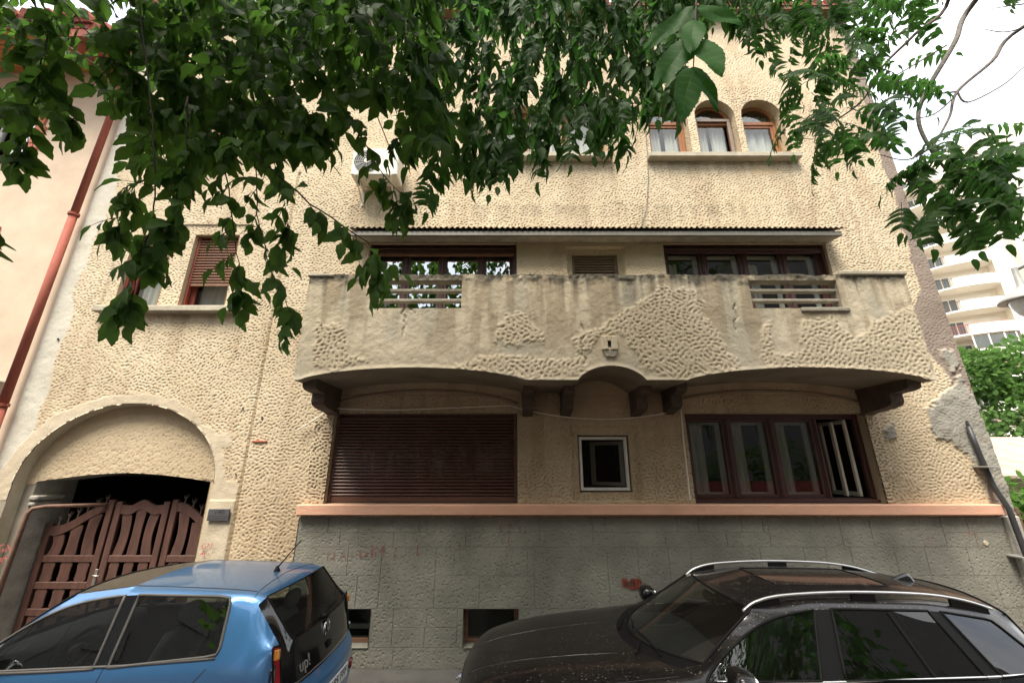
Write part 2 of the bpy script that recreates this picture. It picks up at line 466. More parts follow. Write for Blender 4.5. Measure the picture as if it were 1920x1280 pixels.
class MB:
    """collects pieces of geometry in world coordinates; build() links them as one mesh object"""

    def __init__(self, xf=None):
        self.v, self.f, self.xf = [], [], xf

    def add(self, vs, fs):
        n = len(self.v)
        self.v += [Vector(p) for p in vs]
        self.f += [tuple(i + n for i in q) for q in fs]
        return self

    def box(self, x0, x1, y0, y1, z0, z1, bev=0.0):
        if bev:
            b = min(bev, abs(x1 - x0) * .45, abs(y1 - y0) * .45, abs(z1 - z0) * .45)
            vs, idx = [], {}
            for i, (xa, sx) in enumerate(((x0, 1), (x1, -1))):
                for j, (ya, sy) in enumerate(((y0, 1), (y1, -1))):
                    for k, (za, sz) in enumerate(((z0, 1), (z1, -1))):
                        for a in range(3):
                            p = [xa + sx * b, ya + sy * b, za + sz * b]
                            p[a] = (xa, ya, za)[a]
                            idx[i, j, k, a] = len(vs)
                            vs.append(p)
            fs = []
            for a in range(3):
                o = [q for q in range(3) if q != a]
                for s in (0, 1):
                    q = []
                    for c in ((0, 0), (1, 0), (1, 1), (0, 1)):
                        key = [0, 0, 0]
                        key[a] = s
                        key[o[0]], key[o[1]] = c
                        q.append(idx[key[0], key[1], key[2], a])
                    fs.append(q)
                for c0 in (0, 1):
                    for c1 in (0, 1):
                        q = []
                        for t, ax in ((0, o[0]), (0, o[1]), (1, o[1]), (1, o[0])):
                            key = [0, 0, 0]
                            key[a] = t
                            key[o[0]], key[o[1]] = c0, c1
                            q.append(idx[key[0], key[1], key[2], ax])
                        fs.append(q)
            for i in (0, 1):
                for j in (0, 1):
                    for k in (0, 1):
                        fs.append([idx[i, j, k, 0], idx[i, j, k, 1], idx[i, j, k, 2]])
            return self.add(vs, fs)
        vs = [(x, y, z) for x in (x0, x1) for y in (y0, y1) for z in (z0, z1)]
        return self.add(vs, [(0, 1, 3, 2), (4, 6, 7, 5), (0, 4, 5, 1), (2, 3, 7, 6), (0, 2, 6, 4), (1, 5, 7, 3)])

    def tube(self, pts, r, n=8, r2=None, cap=True):
        pts = [Vector(p) for p in pts]
        rings, base = [], len(self.v)
        prev = None
        for i, p in enumerate(pts):
            d = (pts[min(i + 1, len(pts) - 1)] - pts[max(i - 1, 0)])
            d = d.normalized() if d.length > 1e-9 else Vector((0, 0, 1))
            if prev is None:
                u = d.orthogonal().normalized()
            else:
                u = (prev - d * prev.dot(d))
                u = u.normalized() if u.length > 1e-6 else d.orthogonal().normalized()
            prev = u
            w = d.cross(u)
            t = i / max(1, len(pts) - 1)
            if isinstance(r, (list, tuple)):
                rr = r[i]
            else:
                rr = r if r2 is None else r + (r2 - r) * t
            rings.append([p + (u * math.cos(a) + w * math.sin(a)) * rr for a in [2 * PI * k / n for k in range(n)]])
        vs = [q for ring in rings for q in ring]
        fs = []
        for i in range(len(rings) - 1):
            for k in range(n):
                a, b = i * n + k, i * n + (k + 1) % n
                fs.append((a, b, b + n, a + n))
        if cap:
            fs.append(tuple(range(n))[::-1])
            fs.append(tuple((len(rings) - 1) * n + k for k in range(n)))
        return self.add(vs, fs)

    def prism(self, poly, axis, a0, a1):
        """extrude a 2D polygon along an axis: poly holds the two other coordinates in x, y, z order"""
        n = len(poly)

        def mk(p, a):
            q = list(p)
            q.insert(axis, a)
            return q
        vs = [mk(p, a0) for p in poly] + [mk(p, a1) for p in poly]
        fs = [(i, (i + 1) % n, (i + 1) % n + n, i + n) for i in range(n)]
        tri = tessellate_polygon([[Vector((p[0], p[1], 0)) for p in poly]])
        for t in tri:
            fs.append(tuple(t))
            fs.append(tuple(i + n for i in t)[::-1])
        return self.add(vs, fs)

    def lathe(self, prof, origin, axis=2, n=20):
        o = Vector(origin)
        vs, fs = [], []
        for r, h in prof:
            for k in range(n):
                a = 2 * PI * k / n
                p = [0, 0, 0]
                p[(axis + 1) % 3], p[(axis + 2) % 3], p[axis] = r * math.cos(a), r * math.sin(a), h
                vs.append(o + Vector(p))
        for i in range(len(prof) - 1):
            for k in range(n):
                a, b = i * n + k, i * n + (k + 1) % n
                fs.append((a, b, b + n, a + n))
        return self.add(vs, fs)

    def quad(self, a, b, c, d):
        return self.add([a, b, c, d], [(0, 1, 2, 3)])

    def build(self, name, m, parent=None, smooth=False, origin=None):
        me = bpy.data.meshes.new(name)
        off = wloc(parent) if parent is not None else Vector((0, 0, 0))
        loc = Vector(origin) if origin is not None else None
        sub = (off if loc is None else loc)
        vs = self.v if self.xf is None else [self.xf @ p for p in self.v]
        me.from_pydata([tuple(p - sub) for p in vs], [], self.f)
        me.validate(clean_customdata=False)
        bm = bmesh.new()
        bm.from_mesh(me)
        bmesh.ops.recalc_face_normals(bm, faces=bm.faces)
        bm.to_mesh(me)
        bm.free()
        if smooth:
            me.polygons.foreach_set('use_smooth', [True] * len(me.polygons))
        mm = M[m] if isinstance(m, str) else m
        me.materials.append(mm)
        o = bpy.data.objects.new(name, me)
        COL.objects.link(o)
        if parent is not None:
            o.parent = parent
        if loc is not None:
            o.location = loc - off
        return o


def tag(o, label, cat, group=None, kind=None):
    if label:
        o['label'] = label
    if cat:
        o['category'] = cat
    if group:
        o['group'] = group
    if kind:
        o['kind'] = kind
    return o


def thing(name, label, cat, loc, group=None):
    o = bpy.data.objects.new(name, None)
    COL.objects.link(o)
    o.location = loc
    o.empty_display_size = 0.2
    return tag(o, label, cat, group)


def copy_obj(o, loc, parent, name=None):
    c = o.copy()
    COL.objects.link(c)
    c.parent = parent
    c.location = Vector(loc) - (wloc(parent) if parent is not None else Vector((0, 0, 0)))
    return c


def text_mb(body, size, origin, ux, uz, m, name, parent, depth=0.0, width=None, thick=0.0):
    """flat lettering laid on a surface: ux reading direction, uz up"""
    cu = bpy.data.curves.new(name, 'FONT')
    cu.body = body
    cu.size = size
    cu.offset = thick
    cu.extrude = depth
    cu.align_x = 'CENTER'
    cu.align_y = 'CENTER'
    to = bpy.data.objects.new(name, cu)
    COL.objects.link(to)
    me = bpy.data.meshes.new_from_object(to.evaluated_get(bpy.context.evaluated_depsgraph_get()))
    bpy.data.objects.remove(to)
    ux, uz = Vector(ux).normalized(), Vector(uz).normalized()
    un = ux.cross(uz)
    sc = 1.0
    xs = [v.co.x for v in me.vertices]
    if width and xs:
        sc = width / (max(xs) - min(xs))
    off = wloc(parent)
    for v in me.vertices:
        v.co = Vector(origin) + ux * (v.co.x * sc) + uz * v.co.y + un * v.co.z - off
    me.materials.append(M[m])
    o = bpy.data.objects.new(name, me)
    COL.objects.link(o)
    o.parent = parent
    return o


# ------------------------------------------------------------------ numpy relief helpers
def worms(n, lam, g, seed, iters=60, an=1.0, r=.35):
    rng = np.random.default_rng(seed)
    k = np.fft.fftfreq(n)
    kx, kz = np.meshgrid(k, k)
    kk = np.sqrt((kx * an) ** 2 + (kz / an) ** 2) * lam
    lin = r - (1 - kk ** 2) ** 2
    den = 1 / (1 - .5 * np.clip(lin, -50, 1.0))
    u = rng.normal(0, .3, (n, n))
    for _ in range(iters):
        u = np.fft.ifft2(np.fft.fft2(u + .5 * (g * u * u - u ** 3)) * den).real
    return u


def tile(arr, x, z, step):
    n = arr.shape[0]
    fx, fz = x / step, z / step
    ix, iz = np.floor(fx).astype(int), np.floor(fz).astype(int)
    tx, tz = fx - ix, fz - iz
    a = arr[iz % n, ix % n]
    b = arr[iz % n, (ix + 1) % n]
    c = arr[(iz + 1) % n, ix % n]
    d = arr[(iz + 1) % n, (ix + 1) % n]
    return (a * (1 - tx) + b * tx) * (1 - tz) + (c * (1 - tx) + d * tx) * tz


_NB = RNG.random((128, 128))


def vn(x, z, s, seed=0, octv=3):
    out, amp, tot = 0, 1.0, 0
    for o in range(octv):
        fx, fz = x / s * 2 ** o + seed * 13.7, z / s * 2 ** o + seed * 7.3
        ix, iz = np.floor(fx).astype(int), np.floor(fz).astype(int)
        tx, tz = fx - ix, fz - iz
        tx, tz = tx * tx * (3 - 2 * tx), tz * tz * (3 - 2 * tz)
        a = _NB[iz % 128, ix % 128]
        b = _NB[iz % 128, (ix + 1) % 128]
        c = _NB[(iz + 1) % 128, ix % 128]
        d = _NB[(iz + 1) % 128, (ix + 1) % 128]
        out = out + amp * ((a * (1 - tx) + b * tx) * (1 - tz) + (c * (1 - tx) + d * tx) * tz)
        tot += amp
        amp *= .5
    return out / tot


def sstep(a, b, x):
    t = np.clip((x - a) / (b - a), 0, 1)
    return t * t * (3 - 2 * t)


def inpoly(x, z, poly):
    r = np.zeros(x.shape, bool)
    n = len(poly)
    for i in range(n):
        x0, z0 = poly[i]
        x1, z1 = poly[(i + 1) % n]
        c = ((z0 > z) != (z1 > z)) & (x < (x1 - x0) * (z - z0) / ((z1 - z0) or 1e-9) + x0)
        r ^= c
    return r


def blob(x, z, poly, jit=0.06, seed=1, s=0.18):
    """ragged-edged patch: the polygon test with jittered coordinates"""
    f = s * .28
    return inpoly(x + (vn(x, z, s, seed) - .5) * 2.6 * jit + (vn(x, z, f, seed + 1, 2) - .5) * .07, z + (vn(x, z, s, seed + 3) - .5) * 2.6 * jit + (vn(x, z, f, seed + 5, 2) - .5) * .10, poly)


def soften(mask, shape, it=2):
    m = mask.astype(float).reshape(shape)
    for _ in range(it):
        q = np.pad(m, 1, mode='edge')
        m = (q[1:-1, 1:-1] * 2 + q[:-2, 1:-1] + q[2:, 1:-1] + q[1:-1, :-2] + q[1:-1, 2:]) / 6
    return m.ravel()


def pxpoly(pts, Y):
    return [(P(a, b, Y).x, P(a, b, Y).z) for a, b in pts]


def lines(a, b, step, marks):
    marks = sorted(set([a, b] + [m for m in marks if a < m < b]))
    out = []
    for p, q in zip(marks[:-1], marks[1:]):
        n = max(1, int(round((q - p) / step)))
        out += list(np.linspace(p, q, n, endpoint=False))
    return np.array(out + [b])


def grid_mesh(name, X, Y, Z, keep, m, parent, cols=None):
    """a displaced sheet: X, Y, Z are arrays of shape (rows, columns), keep marks the cells that exist"""
    nz, nx = X.shape
    off = wloc(parent)
    co = np.stack([X - off.x, Y - off.y, Z - off.z], -1).reshape(-1, 3).astype(np.float32)
    i = np.arange(nz * nx).reshape(nz, nx)
    q = np.stack([i[:-1, :-1], i[:-1, 1:], i[1:, 1:], i[1:, :-1]], -1)[keep]
    used = np.zeros(nz * nx, bool)
    used[q.ravel()] = True
    remap = np.cumsum(used) - 1
    q = remap[q]
    co = co[used]
    me = bpy.data.meshes.new(name)
    me.vertices.add(len(co))
    me.vertices.foreach_set('co', co.ravel())
    me.loops.add(q.size)
    me.loops.foreach_set('vertex_index', q.ravel().astype(np.int32))
    me.polygons.add(len(q))
    me.polygons.foreach_set('loop_start', np.arange(0, q.size, 4, dtype=np.int32))
    me.polygons.foreach_set('use_smooth', np.ones(len(q), bool))
    me.update(calc_edges=True)
    if cols is not None:
        at = me.color_attributes.new('Col', 'FLOAT_COLOR', 'POINT')
        c4 = np.ones((len(co), 4), np.float32)
        c4[:, :3] = cols.reshape(-1, 3)[used]
        at.data.foreach_set('color', c4.ravel())
    me.materials.append(M[m])
    o = bpy.data.objects.new(name, me)
    COL.objects.link(o)
    o.parent = parent
    return o


WORM = worms(512, 8, -0.01, 5, 26, 1.10)
_p = np.percentile(WORM, [8, 30])
WORM = np.clip((WORM - _p[0]) / (_p[1] - _p[0]), 0, 1)
_b = worms(512, 11, 0.0, 9, 10, .95)                      # gaps that break the long grooves into short strokes
WORM = np.maximum(WORM, np.clip((_b - np.percentile(_b, 62)) / (np.percentile(_b, 80) - np.percentile(_b, 62)), 0, 1))  # 0 in the short grooves, 1 on the ground
WSTEP = 0.048 / 8
F = 6.08                                                 # depth of the street front

# ------------------------------------------------------------------ setting
g = MB().quad((-60, 3.05, 0), (60, 3.05, 0), (60, 80, 0), (-60, 80, 0))
o = g.build('pavement', 'pavement'); o['kind'] = 'structure'
g = MB().quad((-60, -3.2, -.12), (60, -3.2, -.12), (60, 2.9, -.12), (-60, 2.9, -.12))
o = g.build('road', 'asphalt'); o['kind'] = 'structure'
g = MB().quad((-300, -300, -.16), (300, -300, -.16), (300, 400, -.16), (-300, 400, -.16))
o = g.build('ground', 'asphalt'); o['kind'] = 'structure'
g = MB().box(-60, 60, 2.9, 3.05, -.14, .003, .01)
o = g.build('kerb', 'kerb'); o['kind'] = 'structure'
g = MB().box(-60, 60, -3.35, -3.2, -.14, .003, .01)
o = g.build('kerb', 'kerb'); o['kind'] = 'structure'
g = MB().quad((-60, -30, 0), (60, -30, 0), (60, -3.35, 0), (-60, -3.35, 0))
o = g.build('pavement', 'pavement'); o['kind'] = 'structure'

# ------------------------------------------------------------------ the stucco house
house = thing('stucco_house', 'weathered tan house with worm-patterned stucco, arched gateway and long balcony', 'house', (0, F, 0))

ARC_X, ARC_A, ARC_Z, ARC_B = -5.74, 1.45, 2.2, 1.16       # recessed arch round the gateway
RECTS = [(-2.67, 0.08, 1.95, 3.22), (2.60, 5.32, 1.95, 3.22), (0.98, 1.74, 2.10, 2.90),
         (-6.56, -5.86, 4.93, 6.30), (-5.50, -4.74, 4.93, 6.30),
         (-2.45, 0.08, 3.97, 6.13), (2.60, 5.40, 3.97, 6.13), (1.03, 1.81, 5.25, 5.94),
         (-0.50, 1.78, 7.95, 9.15), (-6.20, -5.40, 7.95, 9.15)]
TRIPLE = [(2.60, 3.37), (3.53, 4.30), (4.43, 5.20)]
TZ0, TZS = 7.96, 8.92
RECESS = [(.86, 1.90, 1.98, 3.04, .06), (.93, 1.93, 5.0, 6.06, .06), (-6.78, -4.52, 4.9, 6.5, .02)]

mx = [-3.91, -3.88, -2.96, 7.08]
mz = [1.78]
for a, b, c, d in RECTS:
    mx += [a, b]
    mz += [c, d]
for a, b in TRIPLE:
    mx += [a, b]
mz += [TZ0]
for a, b, c, d, e in RECESS:
    mx += [a, a + .012, b - .012, b]
    mz += [c, c + .012, d - .012, d]
gx = lines(-7.52, 7.08, .0128, mx)
gz = np.concatenate([lines(0, 9.6, .0122, mz), np.linspace(9.6, 11.55, 98)[1:]])
X, Z = np.meshgrid(gx, gz)
x, z = X.ravel(), Z.ravel()
shape = X.shape
wob = .05
wm = tile(WORM, x + (vn(x, z, .5, 4) - .5) * .1 + 40, z + (vn(x, z, .5, 9) - .5) * .1 + 40, WSTEP)
col = np.zeros((x.size, 3))
tone = vn(x, z, 1.7, 21)
col[:] = np.array([.545, .460, .330]) * (0.88 + .24 * tone)[:, None]
streak = sstep(.50, .75, vn(x * 2.4, z * .35, .5, 23, 3))[:, None]
col = col * (1 - .16 * streak * np.array([.8, 1.0, 1.1]))
drip = np.zeros(x.size)                                    # dirt washed down below the sills and the awning
for (u0, u1, zt_) in ((-6.7, -4.4, 4.82), (2.5, 5.3, 7.83), (-.6, 1.85, 7.83), (-6.3, -5.3, 7.83), (-2.9, 5.5, 6.9)):
    dz = zt_ - z
    drip += ((x > u0) & (x < u1) & (dz > 0)) * np.exp(-np.maximum(dz, 0) / .35) * sstep(.3, .7, vn(x * 3, z * .3, .3, 24, 3))
col = col * (1 - .30 * np.clip(drip, 0, 1)[:, None])
warm = sstep(3.6, 1.4, z)[:, None]
col = col * (1 - .10 * warm * np.array([.2, .6, 1.0]))
rough_amt = np.ones(x.size)

# white cement strip beside the red pipe, grey patches and the mauve strip at the right corner
edge_l = -7.20 + (vn(x, z, .35, 31) - .5) * .28
strip = soften(x < edge_l, shape, 1)
cem = pxpoly([(1738, 768), (1760, 745), (1785, 720), (1800, 700), (1830, 752), (1850, 800), (1905, 960), (1872, 960), (1862, 918), (1835, 880), (1800, 845), (1775, 820), (1752, 822), (1742, 800)], F)
cem2 = pxpoly([(1758, 655), (1785, 655), (1800, 690), (1780, 700)], F)
cem3 = pxpoly([(1655, 800), (1675, 795), (1682, 820), (1662, 826)], F)
cm = soften(blob(x, z, cem, .07, 3, .2) | blob(x, z, cem2, .05, 5, .15) | blob(x, z, cem3, .04, 6, .12), shape, 1)
edge_r = 6.86 - sstep(8.0, 3.5, z) * .08 - sstep(5.4, 4.9, z) * sstep(3.7, 4.3, z) * .22 + (vn(x, z, .3, 41) - .5) * .16
mv = soften((x > edge_r) & (z > 1.7), shape, 1) * (1 - cm)
# plain band round the gateway arch and the jamb band to its right
re = np.sqrt(((x - ARC_X) / ARC_A) ** 2 + (np.maximum(z - ARC_Z, 0) / ARC_B) ** 2)
bandw = 1.10 + (vn(x, z, .25, 51) - .5) * .12 + sstep(-5.2, -7, x) * .06
band = (re < bandw) & (z > ARC_Z - .2)
band |= (x > -4.35) & (x < -3.93) & (z < 2.25 + (vn(x, z, .2, 52) - .5) * .3)
band |= blob(x, z, pxpoly([(404, 815), (425, 810), (437, 825), (428, 840), (410, 838)], F), .02, 8, .1)
bd = soften(band, shape, 1)
scar = soften(blob(x, z, pxpoly([(1405, 312), (1440, 310), (1462, 318), (1440, 330), (1415, 326)], F), .05, 7, .1), shape, 1)
lowgrey = soften((x < -7.0 + (vn(x, z, .3, 61) - .5) * .3) & (z < 2.3 + (vn(x, z, .5, 62) - .5) * .8), shape, 2)


def put(c, k):
    global col
    n = (0.88 + .24 * vn(x, z, .25, 71))[:, None]
    col = col * (1 - k[:, None]) + np.array(c) * n * k[:, None]


put((.52, .50, .43), strip)
put((.30, .275, .22), lowgrey)
put((.30, .29, .255), cm)
put((.25, .205, .175), mv)
put((.52, .45, .34), bd)
put((.50, .40, .26), scar)
smooth_k = np.clip(strip + bd + scar + lowgrey, 0, 1)
relief = .011 + .011 * vn(x, z, .7, 77)
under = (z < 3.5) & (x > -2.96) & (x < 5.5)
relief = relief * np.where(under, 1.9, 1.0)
col = col * np.where(under, .93, 1.0)[:, None]  # balcony's shade put into the wall colour below it
h = wm * relief * (1 - smooth_k) * (1 - .55 * cm) * (1 - .45 * mv)
h += cm * (.018 + .03 * vn(x, z, .16, 81)) + mv * .008 * vn(x, z, .2, 82)
h += smooth_k * (.008 + .010 * vn(x, z, .12, 83, 4))
h += bd * .006
h += (vn(x, z, .9, 84) - .5) * .012 + (vn(x, z, .05, 85, 2) - .5) * .003
for a, b, c, d, e in RECESS:
    h -= e * ((x > a + .002) & (x < b - .002) & (z > c + .002) & (z < d - .002))
groove = (x > -3.915) & (x < -3.875) & (z < 7.6)
h -= groove * .03
h += ((x < -3.915) & (x > -4.6) & (z < 2.0)) * .012
Y = F - h.reshape(shape) + .012
# snap the sheet to the arch curves so that their edges run clean
XX, ZZ = X.copy(), Z.copy()
snap = (np.abs(re - 1) < .016) & (z > ARC_Z)
k = np.where(snap, 1 / np.maximum(re, .1), 1).reshape(shape)
XX = ARC_X + (XX - ARC_X) * k
ZZ = np.where(snap.reshape(shape), ARC_Z + (ZZ - ARC_Z) * k, ZZ)
for a, b in TRIPLE:
    cx, rr = (a + b) / 2, (b - a) / 2
    d = np.sqrt((x - cx) ** 2 + (z - TZS) ** 2) / rr
    sn = ((np.abs(d - 1) < .035) & (z > TZS)).reshape(shape)
    kk = np.where(sn, 1 / np.maximum(d, .1).reshape(shape), 1)
    XX = np.where(sn, cx + (XX - cx) * kk, XX)
    ZZ = np.where(sn, TZS + (ZZ - TZS) * kk, ZZ)
cxm = (gx[:-1] + gx[1:]) / 2
czm = (gz[:-1] + gz[1:]) / 2
CX, CZ = np.meshgrid(cxm, czm)
keep = np.ones(CX.shape, bool)
for a, b, c, d in RECTS:
    keep &= ~((CX > a) & (CX < b) & (CZ > c) & (CZ < d))
for a, b in TRIPLE:
    cx, rr = (a + b) / 2, (b - a) / 2
    keep &= ~((CX > a) & (CX < b) & (CZ > TZ0) & ((CZ < TZS) | ((CX - cx) ** 2 + (CZ - TZS) ** 2 < rr * rr)))
keep &= ~((((CX - ARC_X) / ARC_A) ** 2 + (np.maximum(CZ - ARC_Z, 0) / ARC_B) ** 2 < 1))
keep &= ~((CX > -2.96) & (CZ < 1.78))
grid_mesh('facade', XX, Y, ZZ, keep, 'stucco', house, col)

# reveals of the openings, and a dark room behind each
for i, (a, b, c, d) in enumerate(RECTS):
    rv, rm = MB(), MB()
    y0, y1 = F + (.004 if i not in (2, 7) else .05), F + .26
    rv.quad((a, y0, c), (a, y1, c), (a, y1, d), (a, y0, d)).quad((b, y0, c), (b, y1, c), (b, y1, d), (b, y0, d))
    rv.quad((a, y0, d), (b, y0, d), (b, y1, d), (a, y1, d)).quad((a, y0, c), (b, y0, c), (b, y1, c), (a, y1, c))
    e = .15
    y2 = F + 1.6
    rm.quad((a - e, y2, c - e), (b + e, y2, c - e), (b + e, y2, d + e), (a - e, y2, d + e))
    rm.quad((a - e, y1, c - e), (a - e, y2, c - e), (a - e, y2, d + e), (a - e, y1, d + e))
    rm.quad((b + e, y1, c - e), (b + e, y2, c - e), (b + e, y2, d + e), (b + e, y1, d + e))
    rm.quad((a - e, y1, d + e), (b + e, y1, d + e), (b + e, y2, d + e), (a - e, y2, d + e))
    rm.quad((a - e, y1, c - e), (b + e, y1, c - e), (b + e, y2, c - e), (a - e, y2, c - e))
    rv.build('reveal', 'stucco_plain', house)
    rm.build('room', 'room', house)
rm = MB()
for a, b in TRIPLE:
    rv = MB()
    cx, rr = (a + b) / 2, (b - a) / 2
    y0, y1 = F + .004, F + .26
    pts = [(a, TZ0), (a, TZS)] + [(cx - rr * math.cos(t), TZS + rr * math.sin(t)) for t in np.linspace(0, PI, 17)[1:-1]] + [(b, TZS), (b, TZ0)]
    for p, q in zip(pts[:-1], pts[1:]):
        rv.quad((p[0], y0, p[1]), (q[0], y0, q[1]), (q[0], y1, q[1]), (p[0], y1, p[1]))
    rv.build('reveal', 'stucco_plain', house)
rm.quad((2.45, F + 1.2, TZ0 - .1), (5.4, F + 1.2, TZ0 - .1), (5.4, F + 1.2, 9.5), (2.45, F + 1.2, 9.5))
rm.box(2.4, 5.4, F + .27, F + 1.25, TZ0 - .12, TZ0 - .1)
rm.box(2.4, 5.4, F + .27, F + 1.25, 9.5, 9.55)
rm.box(2.45, 2.5, F + .27, F + 1.25, TZ0 - .1, 9.5)
rm.box(5.35, 5.4, F + .27, F + 1.25, TZ0 - .1, 9.5)
rm.build('room', 'room', house)
# body of the house, roof
b = MB().box(7.0, 7.078, F + .03, F + 9, 0, 11.55).box(-7.52, -7.45, F + .03, F + 9, 0, 11.55)
b.quad((-7.5, F + 9, 0), (7.07, F + 9, 0), (7.07, F + 9, 11.55), (-7.5, F + 9, 11.55))
b.quad((-7.5, F + .02, 11.55), (7.07, F + .02, 11.55), (7.07, F + 9, 11.55), (-7.5, F + 9, 11.55))
b.build('side_wall', 'plaster', house)
rf = MB().prism([(F - .22, 11.68), (F + 4.5, 13.9), (F + 9.3, 11.6), (F + 9.3, 11.5), (F + 4.5, 13.75), (F - .22, 11.60)], 0, -7.55, 7.12)
rfo = rf.build('roof', 'red_tile', house)
tl = MB()
for i in range(73):
    xx = -7.45 + i * .2
    tl.tube([(xx, F - .25, 11.68), (xx, F + .30, 11.94)], .075, 6)
o = tl.build('roof_tile', 'red_tile', rfo); o['kind'] = 'stuff'
MB().box(-7.52, 7.1, F - .2, F + .02, 11.50, 11.585, .01).build('eaves_board', 'old_wood', house)

# gateway: recessed arch field above the opening, its jambs and vault
Yt = F + .17
pts_o = [(ARC_X - ARC_A * math.cos(t), ARC_Z + ARC_B * math.sin(t)) for t in np.linspace(0, PI, 41)]
ar = MB()
prof = [(ARC_X - ARC_A, 0)] + pts_o + [(ARC_X + ARC_A, 0)]
for p, q in zip(prof[:-1], prof[1:]):
    kx_ = lambda v: (ARC_X + (v[0] - ARC_X) * .996, ARC_Z + (v[1] - ARC_Z) * (.996 if v[1] > ARC_Z else 1))
    p, q = kx_(p), kx_(q)
    ar.quad((p[0], F - .001, p[1]), (q[0], F - .001, q[1]), (q[0], Yt, q[1]), (p[0], Yt, p[1]))
ar.build('arch_reveal', 'plaster', house)


def opening_top(xx):
    t = (xx - -7.02) / (-4.46 - -7.02)
    return 2.24 + .12 * math.sin(PI * min(max(t, 0), 1))


tgx = lines(ARC_X - ARC_A, ARC_X + ARC_A, .018, [-7.02, -4.46])
tgz = lines(0, 3.38, .018, [])
TX, TZ = np.meshgrid(tgx, tgz)
tx, tz = TX.ravel(), TZ.ravel()
th = tile(WORM, tx + 11, tz + 17, WSTEP * .92) * .015
inn = np.array([opening_top(v) for v in tgx])
opx = (tgx >= -7.02 - 1e-6) & (tgx <= -4.46 + 1e-6)
low = np.where(opx, inn, 0)[None, :].repeat(len(tgz), 0)
TZ2 = np.where(opx[None, :], np.maximum(TZ, low), TZ)
jam = (tx < -6.9) & (tz < 2.2) | (tx > -4.6) & (tz < 2.25)
th = th * (1 - .8 * jam)
tcol = np.array([.47, .385, .265])[None] * (0.9 + .2 * vn(tx, tz, .8, 91))[:, None]
tcol = np.where(((tx < -6.9) & (tz < 2.2))[:, None], np.array([.27, .245, .20])[None] * (0.8 + .4 * vn(tx, tz, .2, 92))[:, None], tcol)
kx = (tgx[:-1] + tgx[1:]) / 2
kz = (tgz[:-1] + tgz[1:]) / 2
KX, KZ = np.meshgrid(kx, kz)
kp = (((KX - ARC_X) / ARC_A) ** 2 + (np.maximum(KZ - ARC_Z, 0) / ARC_B) ** 2 < 1.02)
kp &= ~((KX > -7.02) & (KX < -4.46) & (TZ2[1:, :-1] - TZ2[:-1, :-1] < 1e-5))
kp &= ~((KX > -7.02) & (KX < -4.46) & (KZ < 2.22))
grid_mesh('arch_field', TX, Yt - th.reshape(TX.shape), TZ2, kp, 'stucco', house, tcol)
jb = MB()
xs = np.linspace(-7.02, -4.46, 15)
for p, q in zip(xs[:-1], xs[1:]):
    jb.quad((p, Yt - .01, opening_top(p)), (q, Yt - .01, opening_top(q)), (q, F + .75, opening_top(q)), (p, F + .75, opening_top(p)))
jb.quad((-7.02, Yt - .01, 0), (-7.02, F + .75, 0), (-7.02, F + .75, 2.24), (-7.02, Yt - .01, 2.24))
jb.quad((-4.46, Yt - .01, 0), (-4.46, F + .75, 0), (-4.46, F + .75, 2.24), (-4.46, Yt - .01, 2.24))
jb.box(-7.06, -6.93, Yt - .03, F + .55, 1.98, 2.05, .02).box(-7.06, -6.96, Yt - .02, F + .55, 1.90, 1.96, .02)
jb.build('gateway_jamb', 'plaster_grey', house)
ps = MB()
ps.quad((-7.4, F + 6, 0), (-4.2, F + 6, 0), (-4.2, F + 6, 3.4), (-7.4, F + 6, 3.4))
ps.quad((-7.4, F + .75, 3.4), (-4.2, F + .75, 3.4), (-4.2, F + 6, 3.4), (-7.4, F + 6, 3.4))
ps.quad((-7.4, F + .75, 0), (-7.4, F + 6, 0), (-7.4, F + 6, 3.4), (-7.4, F + .75, 3.4))
ps.quad((-4.2, F + .75, 0), (-4.2, F + 6, 0), (-4.2, F + 6, 3.4), (-4.2, F + .75, 3.4))
ps.quad((-7.4, F + .752, 2.30), (-4.2, F + .752, 2.30), (-4.2, F + .752, 3.4), (-7.4, F + .752, 3.4))
ps.build('passage', 'room', house)

# plinth of scored grey blocks
mp = mat('plinth', (0.225, 0.218, 0.182), 0.9, var=0.34, vscale=1.3, spec=0.25, tint=(1.0, 1.0, 1.0))
N_, K_ = nodes_of(mp)
tcn = N_.new('ShaderNodeTexCoord')
geo = N_.new('ShaderNodeNewGeometry')
vo1 = N_.new('ShaderNodeTexVoronoi')
vo1.feature = 'F1'
vo1.inputs['Scale'].default_value = 23.0
vo1.inputs['Randomness'].default_value = 1.0
nz1 = N_.new('ShaderNodeTexNoise')
nz1.inputs['Scale'].default_value = 22.0
K_.new(geo.outputs['Position'], vo1.inputs['Vector'])
K_.new(geo.outputs['Position'], nz1.inputs['Vector'])
r1 = N_.new('ShaderNodeMapRange')
r1.inputs['From Min'].default_value = 0.02
r1.inputs['From Max'].default_value = 0.42
K_.new(vo1.outputs['Distance'], r1.inputs['Value'])
a1 = N_.new('ShaderNodeMath')
a1.operation = 'MULTIPLY_ADD'
a1.inputs[1].default_value = 0.8
K_.new(nz1.outputs['Fac'], a1.inputs[0])
K_.new(r1.outputs['Result'], a1.inputs[2])
bp1 = N_.new('ShaderNodeBump')
bp1.inputs['Strength'].default_value = 0.6
bp1.inputs['Distance'].default_value = 0.012
K_.new(a1.outputs['Value'], bp1.inputs['Height'])
K_.new(bp1.outputs['Normal'], N_['Principled BSDF'].inputs['Normal'])
for n_ in N_:
    if n_.type == 'TEX_NOISE' and n_ is not nz1:
        K_.new(geo.outputs['Position'], n_.inputs['Vector'])
M['plinth'] = mp
PR = [0.0, .23, .45, .67, 1.05, 1.40, 1.58, 1.78]
BAS = [(-2.62, -1.86), (-.64, .08)]
pb = MB()
